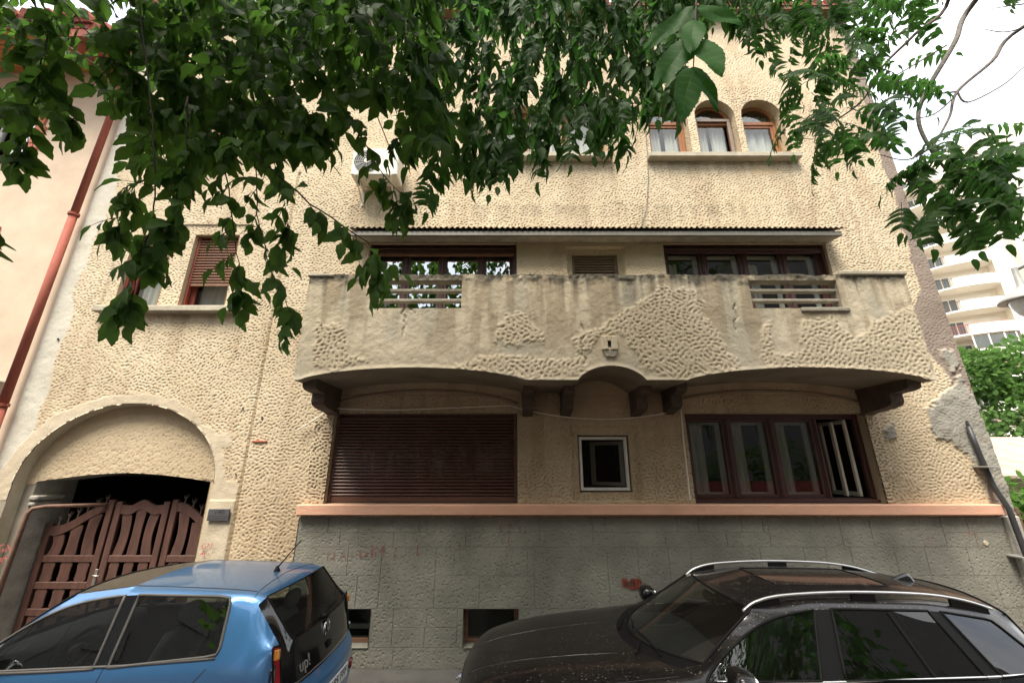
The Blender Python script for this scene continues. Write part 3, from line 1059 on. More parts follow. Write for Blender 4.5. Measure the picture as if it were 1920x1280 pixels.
xs = [-2.98, BAS[0][0], BAS[0][1], BAS[1][0], BAS[1][1], 7.07]
for (p, q) in ((xs[0], xs[1]), (xs[2], xs[3]), (xs[4], xs[5])):
    pb.quad((p, F - .004, 0), (q, F - .004, 0), (q, F - .004, 1.78), (p, F - .004, 1.78))
for (p, q) in BAS:
    pb.quad((p, F - .004, 0), (q, F - .004, 0), (q, F - .004, .23), (p, F - .004, .23))
    pb.quad((p, F - .004, .67), (q, F - .004, .67), (q, F - .004, 1.78), (p, F - .004, 1.78))
    y0, y1 = F - .03, F + .35
    pb.quad((p, y0, .23), (p, y1, .23), (p, y1, .67), (p, y0, .67)).quad((q, y0, .23), (q, y1, .23), (q, y1, .67), (q, y0, .67))
    pb.quad((p, y0, .67), (q, y0, .67), (q, y1, .67), (p, y1, .67)).quad((p, y0, .23), (q, y0, .23), (q, y1, .23), (p, y1, .23))
    pb.quad((p, y1, .23), (q, y1, .23), (q, y1, .67), (p, y1, .67))
pb.quad((-2.98, F - .03, 0), (-2.98, F + .05, 0), (-2.98, F + .05, 1.78), (-2.98, F - .03, 1.78))
plinth = pb.build('plinth', 'plinth', house)
rb = random.Random(5)
skip = {}
for i, (z0, z1) in enumerate(zip(PR[:-1], PR[1:])):
    x = -2.98
    while x < 7.06:
        w = rb.choice([.30, .42, .60, .74, .85, 1.0])
        x1 = min(x + w, 7.06)
        if 7.06 - x1 < .2:
            x1 = 7.06
        if z1 <= .68 and z0 >= .22:
            for p, q in BAS:
                if x < p - .01 < x1 or (x < p and x1 > p):
                    x1 = p
                elif p - .01 <= x < q:
                    x = q
                    x1 = x + w
        segs = [(x, x1)]
        # a block reaching down through the course below leaves no room here
        for (s0, s1) in skip.get(i, []):
            nn = []
            for (u0, u1) in segs:
                if s1 <= u0 or s0 >= u1:
                    nn.append((u0, u1))
                else:
                    if s0 - u0 > .02:
                        nn.append((u0, s0))
                    if u1 - s1 > .02:
                        nn.append((s1, u1))
            segs = nn
        for (u0, u1) in segs:
            top = z1
            if len(segs) == 1 and segs[0] == (x, x1) and i + 1 < len(PR) - 1 and i not in (0, 2) and rb.random() < .3 and not any(u0 < q and u1 > p for p, q in BAS):
                top = PR[i + 2]
                skip.setdefault(i + 1, []).append((u0, u1))
            if u1 - u0 < .05:
                continue
            gap = .0022
            MB().box(u0 + gap, u1 - gap, F - .018 + rb.uniform(-.001, .001), F - .0045, z0 + gap, top - gap, .002).build('plinth_block', 'plinth', plinth)
        x = x1
MB().box(-2.99, 6.84, F - .12, F + .02, 1.81, 1.95, .012).build('sill_course', 'pink_sill', house)
MB().box(6.86, 7.08, F - .06, F, 0, 1.80, .02).build('corner_cement', 'plaster_grey', house)


# ------------------------------------------------------------------ windows
def window(rect, y, m, sashes, fw=.055, pane='pane', bar_z=None, curtain=None, inner=False, opens=(), depth=.07):
    """frame with the sashes' stiles; each pane is a sub-part"""
    a, b, c, d = rect
    fr = MB()
    fr.box(a, b, y, y + depth, d - fw, d, .006).box(a, b, y, y + depth, c, c + fw, .006)
    fr.box(a, a + fw, y - .001, y + depth, c + fw, d - fw, .006).box(b - fw, b, y - .001, y + depth, c + fw, d - fw, .006)
    edges = [a + fw] + sashes + [b - fw]
    for s in sashes:
        fr.box(s - .035, s + .035, y - .002, y + depth, c + fw, d - fw, .006)
        fr.box(s - .012, s + .012, y - .016, y - .002, c + fw, d - fw, .004)
    w = None
    cells = []
    for i, (p, q) in enumerate(zip(edges[:-1], edges[1:])):
        p2 = p + (.035 if i else 0)
        q2 = q - (.035 if i < len(edges) - 2 else 0)
        cells.append((p2, q2))
        if i not in opens:
            sw = .045 if fw > .04 else .012
            fr.box(p2, p2 + sw, y + .008, y + .05, c + fw, d - fw, .006).box(q2 - sw, q2, y + .008, y + .05, c + fw, d - fw, .006)
            fr.box(p2 + sw, q2 - sw, y + .008, y + .05, c + fw, c + fw + sw, .006).box(p2 + sw, q2 - sw, y + .008, y + .05, d - fw - sw, d - fw, .006)
    if bar_z:
        fr.box(a + fw, b - fw, y - .004, y + depth, bar_z - .035, bar_z + .035, .006)
    w = fr.build('window', m, house)
    for i, (p, q) in enumerate(cells):
        if i in opens:
            continue
        zz = [(c + fw, d - fw)] if not bar_z else [(c + fw, bar_z - .035), (bar_z + .035, d - fw)]
        for z0, z1 in zz:
            MB().quad((p + .02, y + .028, z0 + .02), (q - .02, y + .028, z0 + .02), (q - .02, y + .028, z1 - .02), (p + .02, y + .028, z1 - .02)).build('pane', pane, w)
        if inner:
            ib = MB()
            ib.box(q - .085, q - .01, y + .13, y + .17, c + fw, d - fw - .02, .005).box(p + .0, p + .03, y + .13, y + .17, c + fw, d - fw - .02, .005)
            ib.box(p + .03, q - .085, y + .13, y + .17, d - fw - .08, d - fw - .02, .005).box(p + .03, q - .085, y + .13, y + .17, c + fw, c + fw + .07, .005)
            ib.build('inner_frame', 'inner_white', w)
    if curtain:
        cu = MB()
        for (p, q, z0, z1, yy) in curtain:
            n = max(4, int((q - p) / .018))
            pr = []
            for i in range(n + 1):
                t = i / n
                xx = p + (q - p) * t
                pr.append((xx, yy + .018 * math.sin(xx * 62) + .012 * math.sin(xx * 23 + 1)))
            for (s, t) in zip(pr[:-1], pr[1:]):
                cu.quad((s[0], s[1], z0), (t[0], t[1], z0), (t[0], t[1], z1), (s[0], s[1], z1))
        cu.build('curtain', 'curtain', w, smooth=True)
    return w


def shutter(rect, y, m, pitch, z_low=None, guide=True, open_gap=0.0, endbar=.09):
    """roller shutter: side guides, slats hung one below the other, a heavier end bar"""
    a, b, c, d = rect
    zl = c if z_low is None else z_low
    gd = MB().prism([(a, c), (a + .035, c), (a + .035, d - .012), (b - .035, d - .012), (b - .035, c), (b, c), (b, d), (a, d)], 1, y - .01, y + .05)
    sh = gd.build('roller_shutter', m, house)
    first = None
    zz = zl
    MB().box(a + .037, b - .037, y, y + .022, zl + .002, zl + endbar, .006).build('end_bar', m, sh)
    zz = zl + endbar + open_gap
    hgt = pitch - .004 - open_gap
    while zz + pitch < d - .008:
        if first is None:
            pr = [(y + .004, zz), (y - .006, zz + hgt * .2), (y - .009, zz + hgt * .5), (y - .002, zz + hgt * .8), (y + .010, zz + hgt), (y + .016, zz + hgt), (y + .016, zz)]
            first = MB().prism(pr, 0, a + .036, b - .036).build('slat', m, sh, origin=(a, y, zz))
        else:
            copy_obj(first, (a, y, zz), sh)
        zz += pitch
    return sh


# ground floor
window(RECTS[1], F + .13, 'brown_wood', [3.28, 3.96, 4.64], fw=.07, pane='pane_dark', inner=True, opens=(3,),
       curtain=[(2.72, 3.0, 2.0, 3.15, F + .36), (3.45, 3.62, 2.0, 3.15, F + .36), (4.05, 4.30, 2.0, 3.15, F + .35)])
ow = MB()                                                  # the sash that stands open, swung into the room
for (p, q, y0, y1, z0, z1) in ((5.16, 5.20, F + .22, F + .27, 2.03, 3.15), (5.16, 5.20, F + .72, F + .77, 2.03, 3.15), (5.16, 5.20, F + .27, F + .72, 2.03, 2.09), (5.16, 5.20, F + .27, F + .72, 3.09, 3.15)):
    ow.box(p, q, y0, y1, z0, z1, .005)
ow.box(5.02, 5.06, F + .30, F + .36, 2.03, 3.12, .005)
ow.build('open_sash', 'inner_white', house)
MB().box(2.62, 5.30, F + .06, F + .128, 1.955, 2.0, .008).build('window_board', 'brown_wood', house)
window(RECTS[0], F + .16, 'brown_wood', [-1.98, -1.3, -.62], fw=.07, pane='pane_dark')
shutter((-2.66, 0.07, 1.955, 3.22), F + .09, 'shutter_wood', .047, endbar=.085, open_gap=.006)
w = window((1.0, 1.72, 2.12, 2.88), F + .075, 'white_paint', [], fw=.03, pane='screen')
iw = MB()                                                  # inner casement standing ajar behind the fly screen
for (u, v, z0, z1) in ((0, .06, 2.18, 2.82), (.48, .54, 2.18, 2.82), (0.06, .48, 2.18, 2.23), (.06, .48, 2.77, 2.82)):
    c0, s0 = math.cos(R(38)), math.sin(R(38))
    q = [(1.66 - u * c0, F + .13 + u * s0), (1.66 - v * c0, F + .13 + v * s0)]
    for zz in ():
        pass
    iw.prism([(q[0][0], q[0][1]), (q[1][0], q[1][1]), (q[1][0] + .03, q[1][1] + .03), (q[0][0] + .03, q[0][1] + .03)], 2, z0, z1)
iw.build('casement', 'white_paint', w)
MB().box(1.0, 1.03, F + .045, F + .074, 2.46, 2.52, .004).build('latch', 'white_paint', w)
# basement windows
for (p, q) in BAS:
    w = MB()
    w.box(p, q, F + .14, F + .18, .232, .28, .005).box(p, q, F + .14, F + .18, .63, .668, .005).box(p + .001, p + .05, F + .138, F + .18, .28, .63, .005).box(q - .05, q - .001, F + .138, F + .18, .28, .63, .005)
    w = w.build('basement_window', 'old_wood', house)
    MB().quad((p + .04, F + .16, .27), (q - .04, F + .16, .27), (q - .04, F + .16, .64), (p + .04, F + .16, .64)).build('pane', 'pane_dark', w)
MB().box(-2.4, -1.93, F + .22, F + .3, .36, .42, .005).build('window_ledge', 'white_paint', house)

# first floor, left pair with half-lowered wooden shutters
for (a, b, c, d), zl in ((RECTS[3], 5.90), (RECTS[4], 5.36)):
    window((a, b, c, d), F + .17, 'red_wood', [], fw=.06, pane='pane', bar_z=None, curtain=[(a + .05, b - .05, c, d, F + .33)])
    gd = shutter((a + .01, b - .01, c, d - .02), F + .09, 'red_wood', .052, z_low=zl, open_gap=.012, endbar=.05)
    for ch in gd.children:
        if ch.name.startswith(('slat', 'end_bar')):
            ch.data.materials[0] = M['old_wood']
MB().box(-6.74, -4.42, F - .13, F + .05, 4.83, 4.93, .012).build('window_sill', 'sill', house)
# balcony windows and the small louvre between them
window(RECTS[5], F + .13, 'brown_wood', [-1.83, -1.20, -.52], fw=.08, pane='pane_mirror', inner=True)
shutter((-2.44, 0.07, 4.0, 6.125), F + .06, 'brown_wood', .05, z_low=5.97, open_gap=.004, endbar=.07)
window(RECTS[6], F + .13, 'brown_wood', [3.32, 4.02, 4.72], fw=.08, pane='pane', inner=True, curtain=[(2.7, 2.95, 4.0, 5.9, F + .36), (4.1, 4.4, 4.0, 5.9, F + .36)])
MB().box(2.72, 5.3, F + .75, F + .80, 4.1, 5.15, .01).build('wardrobe', 'orange_wood', house)
shutter((2.61, 5.39, 4.0, 6.125), F + .06, 'brown_wood', .05, z_low=5.97, open_gap=.004, endbar=.06)
MB().box(-2.44, .07, F + .05, F + .10, 5.92, 5.965, .006).build('shutter_rail', 'old_wood', house)
shutter((1.04, 1.80, 5.26, 5.93), F + .09, 'grey_wood', .05, open_gap=.010, endbar=.05)
# top floor
for i, (a, b) in enumerate(TRIPLE):
    cx, rr = (a + b) / 2, (b - a) / 2 - .012
    y = F + .17
    fr = MB()
    fw = .05
    za, zb = TZ0 + .01, TZS
    n = 18
    outer = [(cx - rr * math.cos(t), zb + rr * math.sin(t)) for t in np.linspace(0, PI, n + 1)]
    inner_ = [(cx - (rr - fw) * math.cos(t), zb + (rr - fw) * math.sin(t)) for t in np.linspace(0, PI, n + 1)]
    for k_ in range(n):
        fr.prism([outer[k_], outer[k_ + 1], inner_[k_ + 1], inner_[k_]], 1, y, y + .06)
    fr.box(cx - rr, cx - rr + fw, y, y + .06, za, zb, .004).box(cx + rr - fw, cx + rr, y, y + .06, za, zb, .004)
    fr.box(cx - rr + fw, cx + rr - fw, y - .01, y + .06, zb - .07, zb + .01, .006)
    fr.box(cx - rr + fw, cx + rr - fw, y, y + .06, za, za + .05, .006)
    if i != 1:
        fr.box(cx - rr + fw, cx - rr + fw + .04, y + .01, y + .05, za + .05, zb - .07, .004).box(cx + rr - fw - .06, cx + rr - fw, y + .01, y + .05, za + .05, zb - .07, .004)
        fr.box(cx - rr + fw + .04, cx + rr - fw - .06, y + .01, y + .05, zb - .12, zb - .07, .004)
    w = fr.build('arched_window', 'orange_wood', house)
    MB().quad((cx - rr + .04, y + .03, za), (cx + rr - .04, y + .03, za), (cx + rr - .04, y + .03, zb), (cx - rr + .04, y + .03, zb)).build('pane', 'pane', w)
    fan = MB()
    r3 = rr - .03
    fan.prism([(cx - r3 * math.cos(t), zb + .005 + r3 * math.sin(t)) for t in np.linspace(0, PI, n + 1)], 1, y + .028, y + .032)
    fan.build('fan_light', 'pane', w)
    if i == 1:
        sc = MB()
        sc.box(a + .03, a + .09, y - .05, y - .02, za, zb - .02, .004).box(b - .09, b - .03, y - .05, y - .02, za, zb - .02, .004)
        sc.box(a + .03, b - .03, y - .05, y - .022, zb - .02, zb + .045, .004)
        sc = sc.build('screen_frame', mat('screen_frame', (0.22, 0.17, 0.14), .5), w)
    cu = MB()
    for (p, q) in ((a + .09, cx - .05), (cx + .03, b - .09)) if i != 2 else ((a + .08, b - .08),):
        pr = [(p + (q - p) * t, F + .30 + .02 * math.sin(t * 21 + i) + .01 * math.sin(t * 47)) for t in np.linspace(0, 1, 40)]
        for s, t in zip(pr[:-1], pr[1:]):
            cu.quad((s[0], s[1], za), (t[0], t[1], za), (t[0], t[1], zb + .25), (s[0], s[1], zb + .25))
    cu.build('curtain', 'curtain', w, smooth=True)
MB().box(2.50, 5.30, F - .14, F + .16, 7.84, 7.945, .012).build('window_sill', 'sill', house)
MB().box(-.62, 1.85, F - .14, F + .16, 7.84, 7.945, .012).build('window_sill', 'sill', house)
MB().box(-6.3, -5.3, F - .14, F + .16, 7.84, 7.945, .012).build('window_sill', 'sill', house)
window(RECTS[8], F + .17, 'orange_wood', [.26, 1.02], fw=.06, curtain=[(-.4, 1.7, 7.96, 9.1, F + .30)])
window(RECTS[9], F + .17, 'orange_wood', [-5.8], fw=.06)

# ------------------------------------------------------------------ balcony
BX0, BX1, BY, BT = -2.84, 5.52, 5.10, .15


def zbot(xx):
    def arch(a, b, h):
        t = (xx - a) / (b - a)
        return h * (1 - (2 * t - 1) ** 2) ** .75 if 0 < t < 1 else 0
    return 3.53 + arch(-2.76, .16, .165) + arch(.86, 1.74, .19) + arch(2.28, 5.42, .165)


def ztop(xx):
    return 5.035 + .006 * math.sin(xx * 7) + .016 * (mnoise.noise(Vector((xx * 3.1, 2, 0)))) + .010 * mnoise.noise(Vector((xx * 17, 5, 0))) + .008 * mnoise.noise(Vector((xx * 41, 9, 0)))


GAPS = [(-1.95, -.70, 4.53, 4.95), (3.31, 4.54, 4.53, 4.95)]
bx = lines(BX0, BX1, .0145, [g_ for q in GAPS for g_ in q[:2]])
bz = lines(3.45, 5.10, .0145, [4.53, 4.95])
X, Z = np.meshgrid(bx, bz)
zb_ = np.array([zbot(v) for v in bx])[None, :]
zt_ = np.array([ztop(v) for v in bx])[None, :]
Z = np.clip(Z, zb_, zt_)
x, z = X.ravel(), Z.ravel()
shape = X.shape
D_ = BY
pat = [([(925, 625), (940, 600), (965, 590), (985, 592), (1018, 628), (1018, 640), (960, 646), (928, 640)], .05),
       ([(845, 690), (900, 668), (1090, 672), (1100, 700), (1000, 712), (940, 700), (860, 694)], .05),
       ([(1072, 640), (1100, 620), (1130, 612), (1160, 585), (1210, 560), (1240, 535), (1300, 545), (1320, 570), (1310, 585), (1345, 615), (1385, 690), (1370, 695), (1250, 712), (1210, 690), (1190, 655), (1160, 630), (1130, 628), (1105, 660), (1080, 668)], .05),
       ([(1425, 605), (1445, 600), (1450, 660), (1470, 668), (1500, 660), (1500, 600), (1560, 595), (1600, 640), (1650, 600), (1710, 570), (1745, 690), (1745, 712), (1500, 690), (1440, 695), (1425, 650)], .04),
       ([(590, 600), (640, 605), (660, 660), (690, 680), (640, 690), (585, 690)], .08)]
wk = np.zeros(x.size, bool)
for poly, j in pat:
    wk |= blob(x, z, pxpoly(poly, D_), j, 11, .16)
wk = soften(wk, shape, 1)
wm = tile(WORM, x + (vn(x, z, .4, 14) - .5) * .08 + 70, z + (vn(x, z, .4, 19) - .5) * .08 + 30, WSTEP * 1.18)
h = wk * (wm * .020 + .003) + (1 - wk) * (.006 + .012 * vn(x, z, .10, 15, 4) + .006 * (vn(x, z, .03, 16, 2) - .5))
topk = sstep(.20, .02, zt_.repeat(shape[0], 0).ravel() - z + (vn(x, z, .12, 17) - .5) * .12)
h += topk * (vn(x, z, .05, 18, 4) - .4) * .030
lipk = sstep(.05, .0, z - zb_.repeat(shape[0], 0).ravel())
h += lipk * .012
# cracks
for cx_, z0_, z1_, sd in ((-1.45, 4.10, 4.53, 1), (.95, 3.75, 4.30, 2), (-1.36, 4.45, 4.53, 3), (3.05, 4.2, 4.6, 4)):
    dd = np.abs(x - cx_ - (vn(z, z * 0 + sd, .12, 20 + sd) - .5) * .16)
    h -= .02 * sstep(.014, .004, dd) * ((z > z0_) & (z < z1_))
base = np.array([.54, .475, .36])
col = base[None] * (.84 + .32 * vn(x, z, .5, 22, 4))[:, None]
worn = np.array([.54, .465, .345])
col = col * (1 - wk[:, None]) + worn[None] * (.9 + .2 * vn(x, z, .6, 23))[:, None] * wk[:, None]
grey = sstep(.48, .72, vn(x, z * .35, .33, 24, 3)) * (1 - wk) * .65
col = col * (1 - grey[:, None]) + np.array([.40, .38, .31])[None] * grey[:, None]
stain = sstep(.38, .62, vn(x * 2.6, z * .38, .3, 26, 4)) * (1 - wk) * sstep(3.6, 4.4, z) * .62     # washed-down dirt
col = col * (1 - stain[:, None]) + np.array([.30, .235, .155])[None] * stain[:, None]
runs = sstep(.52, .72, vn(x * 4.0, z * .22, .3, 27, 3)) * sstep(4.35, 5.0, z) * .55      # black runs below the coping
soot = np.clip(topk * sstep(.22, .5, vn(x, z, .14, 25, 3)) + runs, 0, 1) * .9
col = col * (1 - soot[:, None]) + np.array([.085, .08, .065])[None] * soot[:, None]
Y = BY - h.reshape(shape)
cx_m, cz_m = (bx[:-1] + bx[1:]) / 2, (bz[:-1] + bz[1:]) / 2
CX, CZ = np.meshgrid(cx_m, cz_m)
keep = (Z[1:, 1:] - Z[:-1, 1:] > 1e-6) | (Z[1:, :-1] - Z[:-1, :-1] > 1e-6)
for a, b, c, d in GAPS:
    keep &= ~((CX > a) & (CX < b) & (CZ > c) & (CZ < d))
balc = MB()
xs = list(np.linspace(BX0, BX1, 121))
y0, y1 = BY - .004, BY + BT
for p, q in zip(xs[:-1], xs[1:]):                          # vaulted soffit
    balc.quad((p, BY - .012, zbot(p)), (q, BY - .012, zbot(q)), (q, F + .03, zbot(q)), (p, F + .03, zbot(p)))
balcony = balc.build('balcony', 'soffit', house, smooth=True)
grid_mesh('parapet', X, Y, Z, keep, 'stucco', balcony, col)
pr = MB()
pr.prism([(x_, ztop(x_)) for x_ in xs] + [(BX1, 4.95), (BX0, 4.95)], 1, BY + .03, y1)
for p, q in ((BX0, GAPS[0][0]), (GAPS[0][1], GAPS[1][0]), (GAPS[1][1], BX1)):
    pr.box(p, q, BY + .001, y1 - .002, 4.53, 4.951)
pr.box(BX0, BX1, BY + .03, y1, 3.78, 4.531)
for a, b, c, d in GAPS:
    pr.quad((a, BY - .012, d + .001), (b, BY - .012, d + .001), (b, y1, d + .001), (a, y1, d + .001))
    pr.quad((a, BY - .012, c + .0012), (b, BY - .012, c + .0012), (b, y1, c + .0012), (a, y1, c + .0012))
xs2 = [v for v in xs]
for p, q in zip(xs2[:-1], xs2[1:]):
    pr.quad((p, BY - .008, ztop(p)), (q, BY - .008, ztop(q)), (q, y1, ztop(q)), (p, y1, ztop(p)))
pr.box(BX0 + .002, BX0 + .12, BY + .02, F, 3.60, 5.0).box(BX1 - .12, BX1 - .002, BY + .02, F, 3.60, 5.0)
pr.build('parapet_core', 'concrete', balcony)
MB().box(BX0 + .1, BX1 - .1, y1 - .01, F, 3.80, 3.93).build('balcony_floor', 'concrete', balcony)
for a, b, c, d in GAPS:
    for zz in (4.665, 4.815):
        MB().box(a - .01, b + .01, BY + .025, BY + .115, zz - .022, zz + .022, .008).build('slat', 'concrete', balcony)
    MB().tube([((a + b) / 2, BY + .07, c), ((a + b) / 2, BY + .07, d)], .004, 5).build('wire', 'dark_cable', balcony)
cp = MB().box(4.60, BX1 + .02, BY - .05, y1 + .02, 5.02, 5.085, .012)
cp.build('coping_slab', 'sill', balcony)
MB().box(BX0 - .03, BX0 + .34, BY - .035, y1 + .02, 5.0, 5.045, .012).build('coping_slab', 'concrete', balcony)
MB().box(3.95, 4.62, BY - .045, BY + .02, 4.47, 4.535, .014).build('gap_sill', 'concrete', balcony)
# corbels
for cx_, ln in ((-2.70, .86), (.23, .62), (.80, .62), (1.86, .62), (2.36, .62), (5.36, .86)):
    zt = zbot(cx_) + .03
    y = F + .02
    pr_ = [(y, zt), (y - ln, zt), (y - ln, zt - .10), (y - ln + .03, zt - .13), (y - ln + .10, zt - .15), (y - ln * .66, zt - .16),
           (y - ln * .66, zt - .27), (y - ln * .62, zt - .31), (y - ln * .50, zt - .34), (y - .12, zt - .37), (y, zt - .40)]
    wd = .09 if ln > .7 else .075
    cb = MB().prism(pr_, 0, cx_ - wd, cx_ + wd)
    cb.build('corbel', 'corbel_wood', house)

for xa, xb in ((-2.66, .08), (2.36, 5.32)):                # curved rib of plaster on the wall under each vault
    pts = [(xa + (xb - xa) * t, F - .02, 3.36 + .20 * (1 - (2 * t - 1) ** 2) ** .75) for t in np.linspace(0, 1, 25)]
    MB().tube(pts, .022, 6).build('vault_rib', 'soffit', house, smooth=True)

# ------------------------------------------------------------------ things fixed to the house
aw = thing('awning', 'grey corrugated sheet awning over the balcony windows', 'awning', (1.3, F, 6.1))
cs = MB()
n = 520
AX0, AX1 = -2.70, 5.49
prev = None
for i in range(n + 1):
    xx = AX0 + (AX1 - AX0) * i / n
    w_ = .016 * math.sin(2 * PI * xx / .092)
    row = [(xx, F - .0, 6.345 + w_), (xx, 5.74, 6.225 + w_)]
    if prev:
        cs.quad(prev[0], row[0], row[1], prev[1])
    prev = row
cs.build('corrugated_sheet', 'corrugated', aw, smooth=True)
MB().box(AX0 + .02, AX1 - .02, 5.78, 5.83, 6.095, 6.185, .01).build('fascia', 'fascia_metal', aw)
sl = MB().prism([(5.831, 6.10), (F - .02, 6.135), (F - .02, 6.30), (5.831, 6.18)], 0, AX0 + .03, AX1 - .03)
sl.build('canopy_slab', 'concrete', aw)

ac = thing('air_conditioner', 'white air conditioner unit on brackets under the top floor windows', 'air conditioner', (-2.36, F - .3, 7.15))
a0, a1, z0, z1 = -2.76, -1.96, 7.20, 7.76
MB().box(a0, a1, F - .42, F - .10, z0, z1, .02).build('casing', 'ac_white', ac)
fx, fz = -2.50, 7.48
fg = MB()
for r_ in (.05, .085, .12, .155, .19, .22):
    pts = [(fx + r_ * math.cos(t), F - .432, fz + r_ * math.sin(t)) for t in np.linspace(0, 2 * PI, 29)]
    fg.tube(pts, .005, 4, cap=False)
for k_ in range(12):
    t = 2 * PI * k_ / 12
    fg.tube([(fx + .04 * math.cos(t), F - .432, fz + .04 * math.sin(t)), (fx + .22 * math.cos(t), F - .432, fz + .22 * math.sin(t))], .004, 4)
fg.build('fan_grille', 'metal_grey', ac)
MB().lathe([(0, F - .425), (.215, F - .425), (.225, F - .421)], (fx, 0, fz), 1, 28).build('fan_opening', 'black', ac)
MB().lathe([(0, F - .445), (.045, F - .440), (.05, F - .426)], (fx, 0, fz), 1, 16).build('fan_hub', 'ac_white', ac)
for bx_ in (-2.66, -2.08):
    br = MB().box(bx_ - .02, bx_ + .02, F - .46, F - .01, 7.165, 7.198, .004).box(bx_ - .02, bx_ + .02, F - .035, F - .01, 6.86, 7.165, .004)
    br.tube([(bx_, F - .43, 7.17), (bx_, F - .03, 6.92)], .013, 6)
    br.build('bracket', 'ac_white', ac)

np_ = thing('number_plate', 'small dark plate with house number 140 beside the gateway', 'sign', (-4.10, F - .03, 1.81))
pl_ = MB().box(-4.25, -3.95, F - .058, F - .035, 1.735, 1.89, .006)
pl_.build('plate', 'plate_dark', np_)
text_mb('140', .085, (-4.09, F - .0595, 1.847), (1, 0, 0), (0, 0, 1), 'black', 'number', np_, width=.125)
text_mb('Str. ANANIA ZOR', .03, (-4.10, F - .0595, 1.765), (1, 0, 0), (0, 0, 1), 'black', 'street_name', np_, width=.25)
MB().box(-4.245, -3.955, F - .0595, F - .058, 1.792, 1.797).build('rule', 'black', np_)

jbx = thing('electrical_box', 'broken square socket box on the balcony front above the small arch', 'box', (1.29, BY, 4.02))
fr = MB().box(1.19, 1.27, BY - .055, BY + .02, 3.93, 4.12, .008).box(1.315, 1.40, BY - .055, BY + .02, 3.93, 4.12, .008).box(1.27, 1.315, BY - .055, BY + .02, 4.05, 4.12, .004).box(1.27, 1.315, BY - .04, BY + .02, 3.93, 3.965, .004)
fr.build('face', 'plaster', jbx)
MB().box(1.265, 1.32, BY - .03, BY + .02, 3.95, 4.06).build('slot', 'black', jbx)
MB().prism([(1.21, 3.925), (1.39, 3.925), (1.37, 3.86), (1.33, 3.84), (1.24, 3.845)], 1, BY - .04, BY + .02).build('broken_edge', 'concrete', jbx)

# cables
def sag(p, q, s, n=14):
    p, q = Vector(p), Vector(q)
    return [p.lerp(q, i / n) - Vector((0, 0, s * 4 * (i / n) * (1 - i / n))) for i in range(n + 1)]


Yc = F - .07
pts = sag(P(560, 805, Yc), P(622, 765, Yc), .01, 4)[:-1] + sag(P(622, 765, Yc), P(760, 768, Yc), .01, 6)[:-1] + sag(P(760, 768, Yc), P(955, 760, Yc), .0, 4)[:-1] + sag(P(955, 760, Yc), P(1275, 768, Yc), .17, 20)[:-1] + [P(1277, 768, Yc), P(1282, 830, Yc), P(1290, 900, Yc), P(1294, 938, Yc)]
tag(MB().tube(pts, .010, 6).build('cable', 'cable', None, origin=pts[0]), 'thin pale cable sagging across the wall beneath the balcony', 'cable')
pts = [P(1203, 60, F - .03), P(1205, 200, F - .03), P(1212, 260, F - .03), P(1216, 330, F - .03), P(1213, 390, F - .03), P(1203, 424, F - .03)]
tag(MB().tube(pts, .006, 6).build('cable', 'dark_cable', None, origin=pts[0]), 'thin dark cable running down the upper wall left of the arched windows', 'cable')

rp_ = thing('downpipe', 'tall red rain pipe between the two houses', 'downpipe', (-7.60, F - .12, 0))
MB().tube([(-7.60, F - .12, .0), (-7.60, F - .12, 3.3)], .060, 16).build('lower_pipe', 'red_pipe', rp_, smooth=True)
MB().tube([(-7.60, F - .12, 3.25), (-7.60, F - .12, 6.6)], .057, 16).build('middle_pipe', 'red_pipe', rp_, smooth=True)
MB().tube([(-7.60, F - .12, 6.55), (-7.60, F - .12, 9.7), (-7.62, F - .2, 9.95), (-7.7, F - .5, 10.1)], .054, 16).build('upper_pipe', 'red_pipe', rp_, smooth=True)
for zz in (3.33, 6.62, 8.9):
    MB().lathe([(.060, -.022), (.076, -.022), (.076, .022), (.060, .022)], (-7.60, F - .12, zz), 2, 18).box(-7.60, -7.50, F - .13, F - .11, zz - .015, zz + .015).build('pipe_clip', 'red_pipe', rp_)

bp_ = thing('conduit', 'black pipe climbing the grey corner of the house', 'pipe', (6.80, F - .16, 0))
MB().tube([(6.85, F - .20, 0), (6.85, F - .19, .8), (6.83, F - .17, 1.9), (6.80, F - .10, 2.2), (6.77, F - .08, 2.7), (6.75, F - .08, 3.02)], .033, 12).build('pipe', 'black_pipe', bp_, smooth=True)
MB().tube([(6.75, F - .08, 3.0), (6.748, F - .08, 3.10)], .027, 10, r2=.016).build('pipe_end', 'black_pipe', bp_)
for zz, xx in ((1.3, 6.84), (2.45, 6.785)):
    MB().box(xx - .09, xx + .07, F - .21, F - .0, zz - .012, zz + .012, .004).build('pipe_clip', 'metal_grey', bp_)

gp = thing('gas_pipe', 'thin rusty brown pipe bent round the left side of the gateway', 'pipe', (-6.8, F - .05, 0))
MB().tube([(-6.80, F - .08, 0), (-6.77, F - .06, 1.83), (-6.75, F - .03, 1.89), (-6.66, F + .05, 1.91), (-6.15, F + .42, 1.90)], .028, 10).build('pipe', 'rust_pipe', gp, smooth=True)

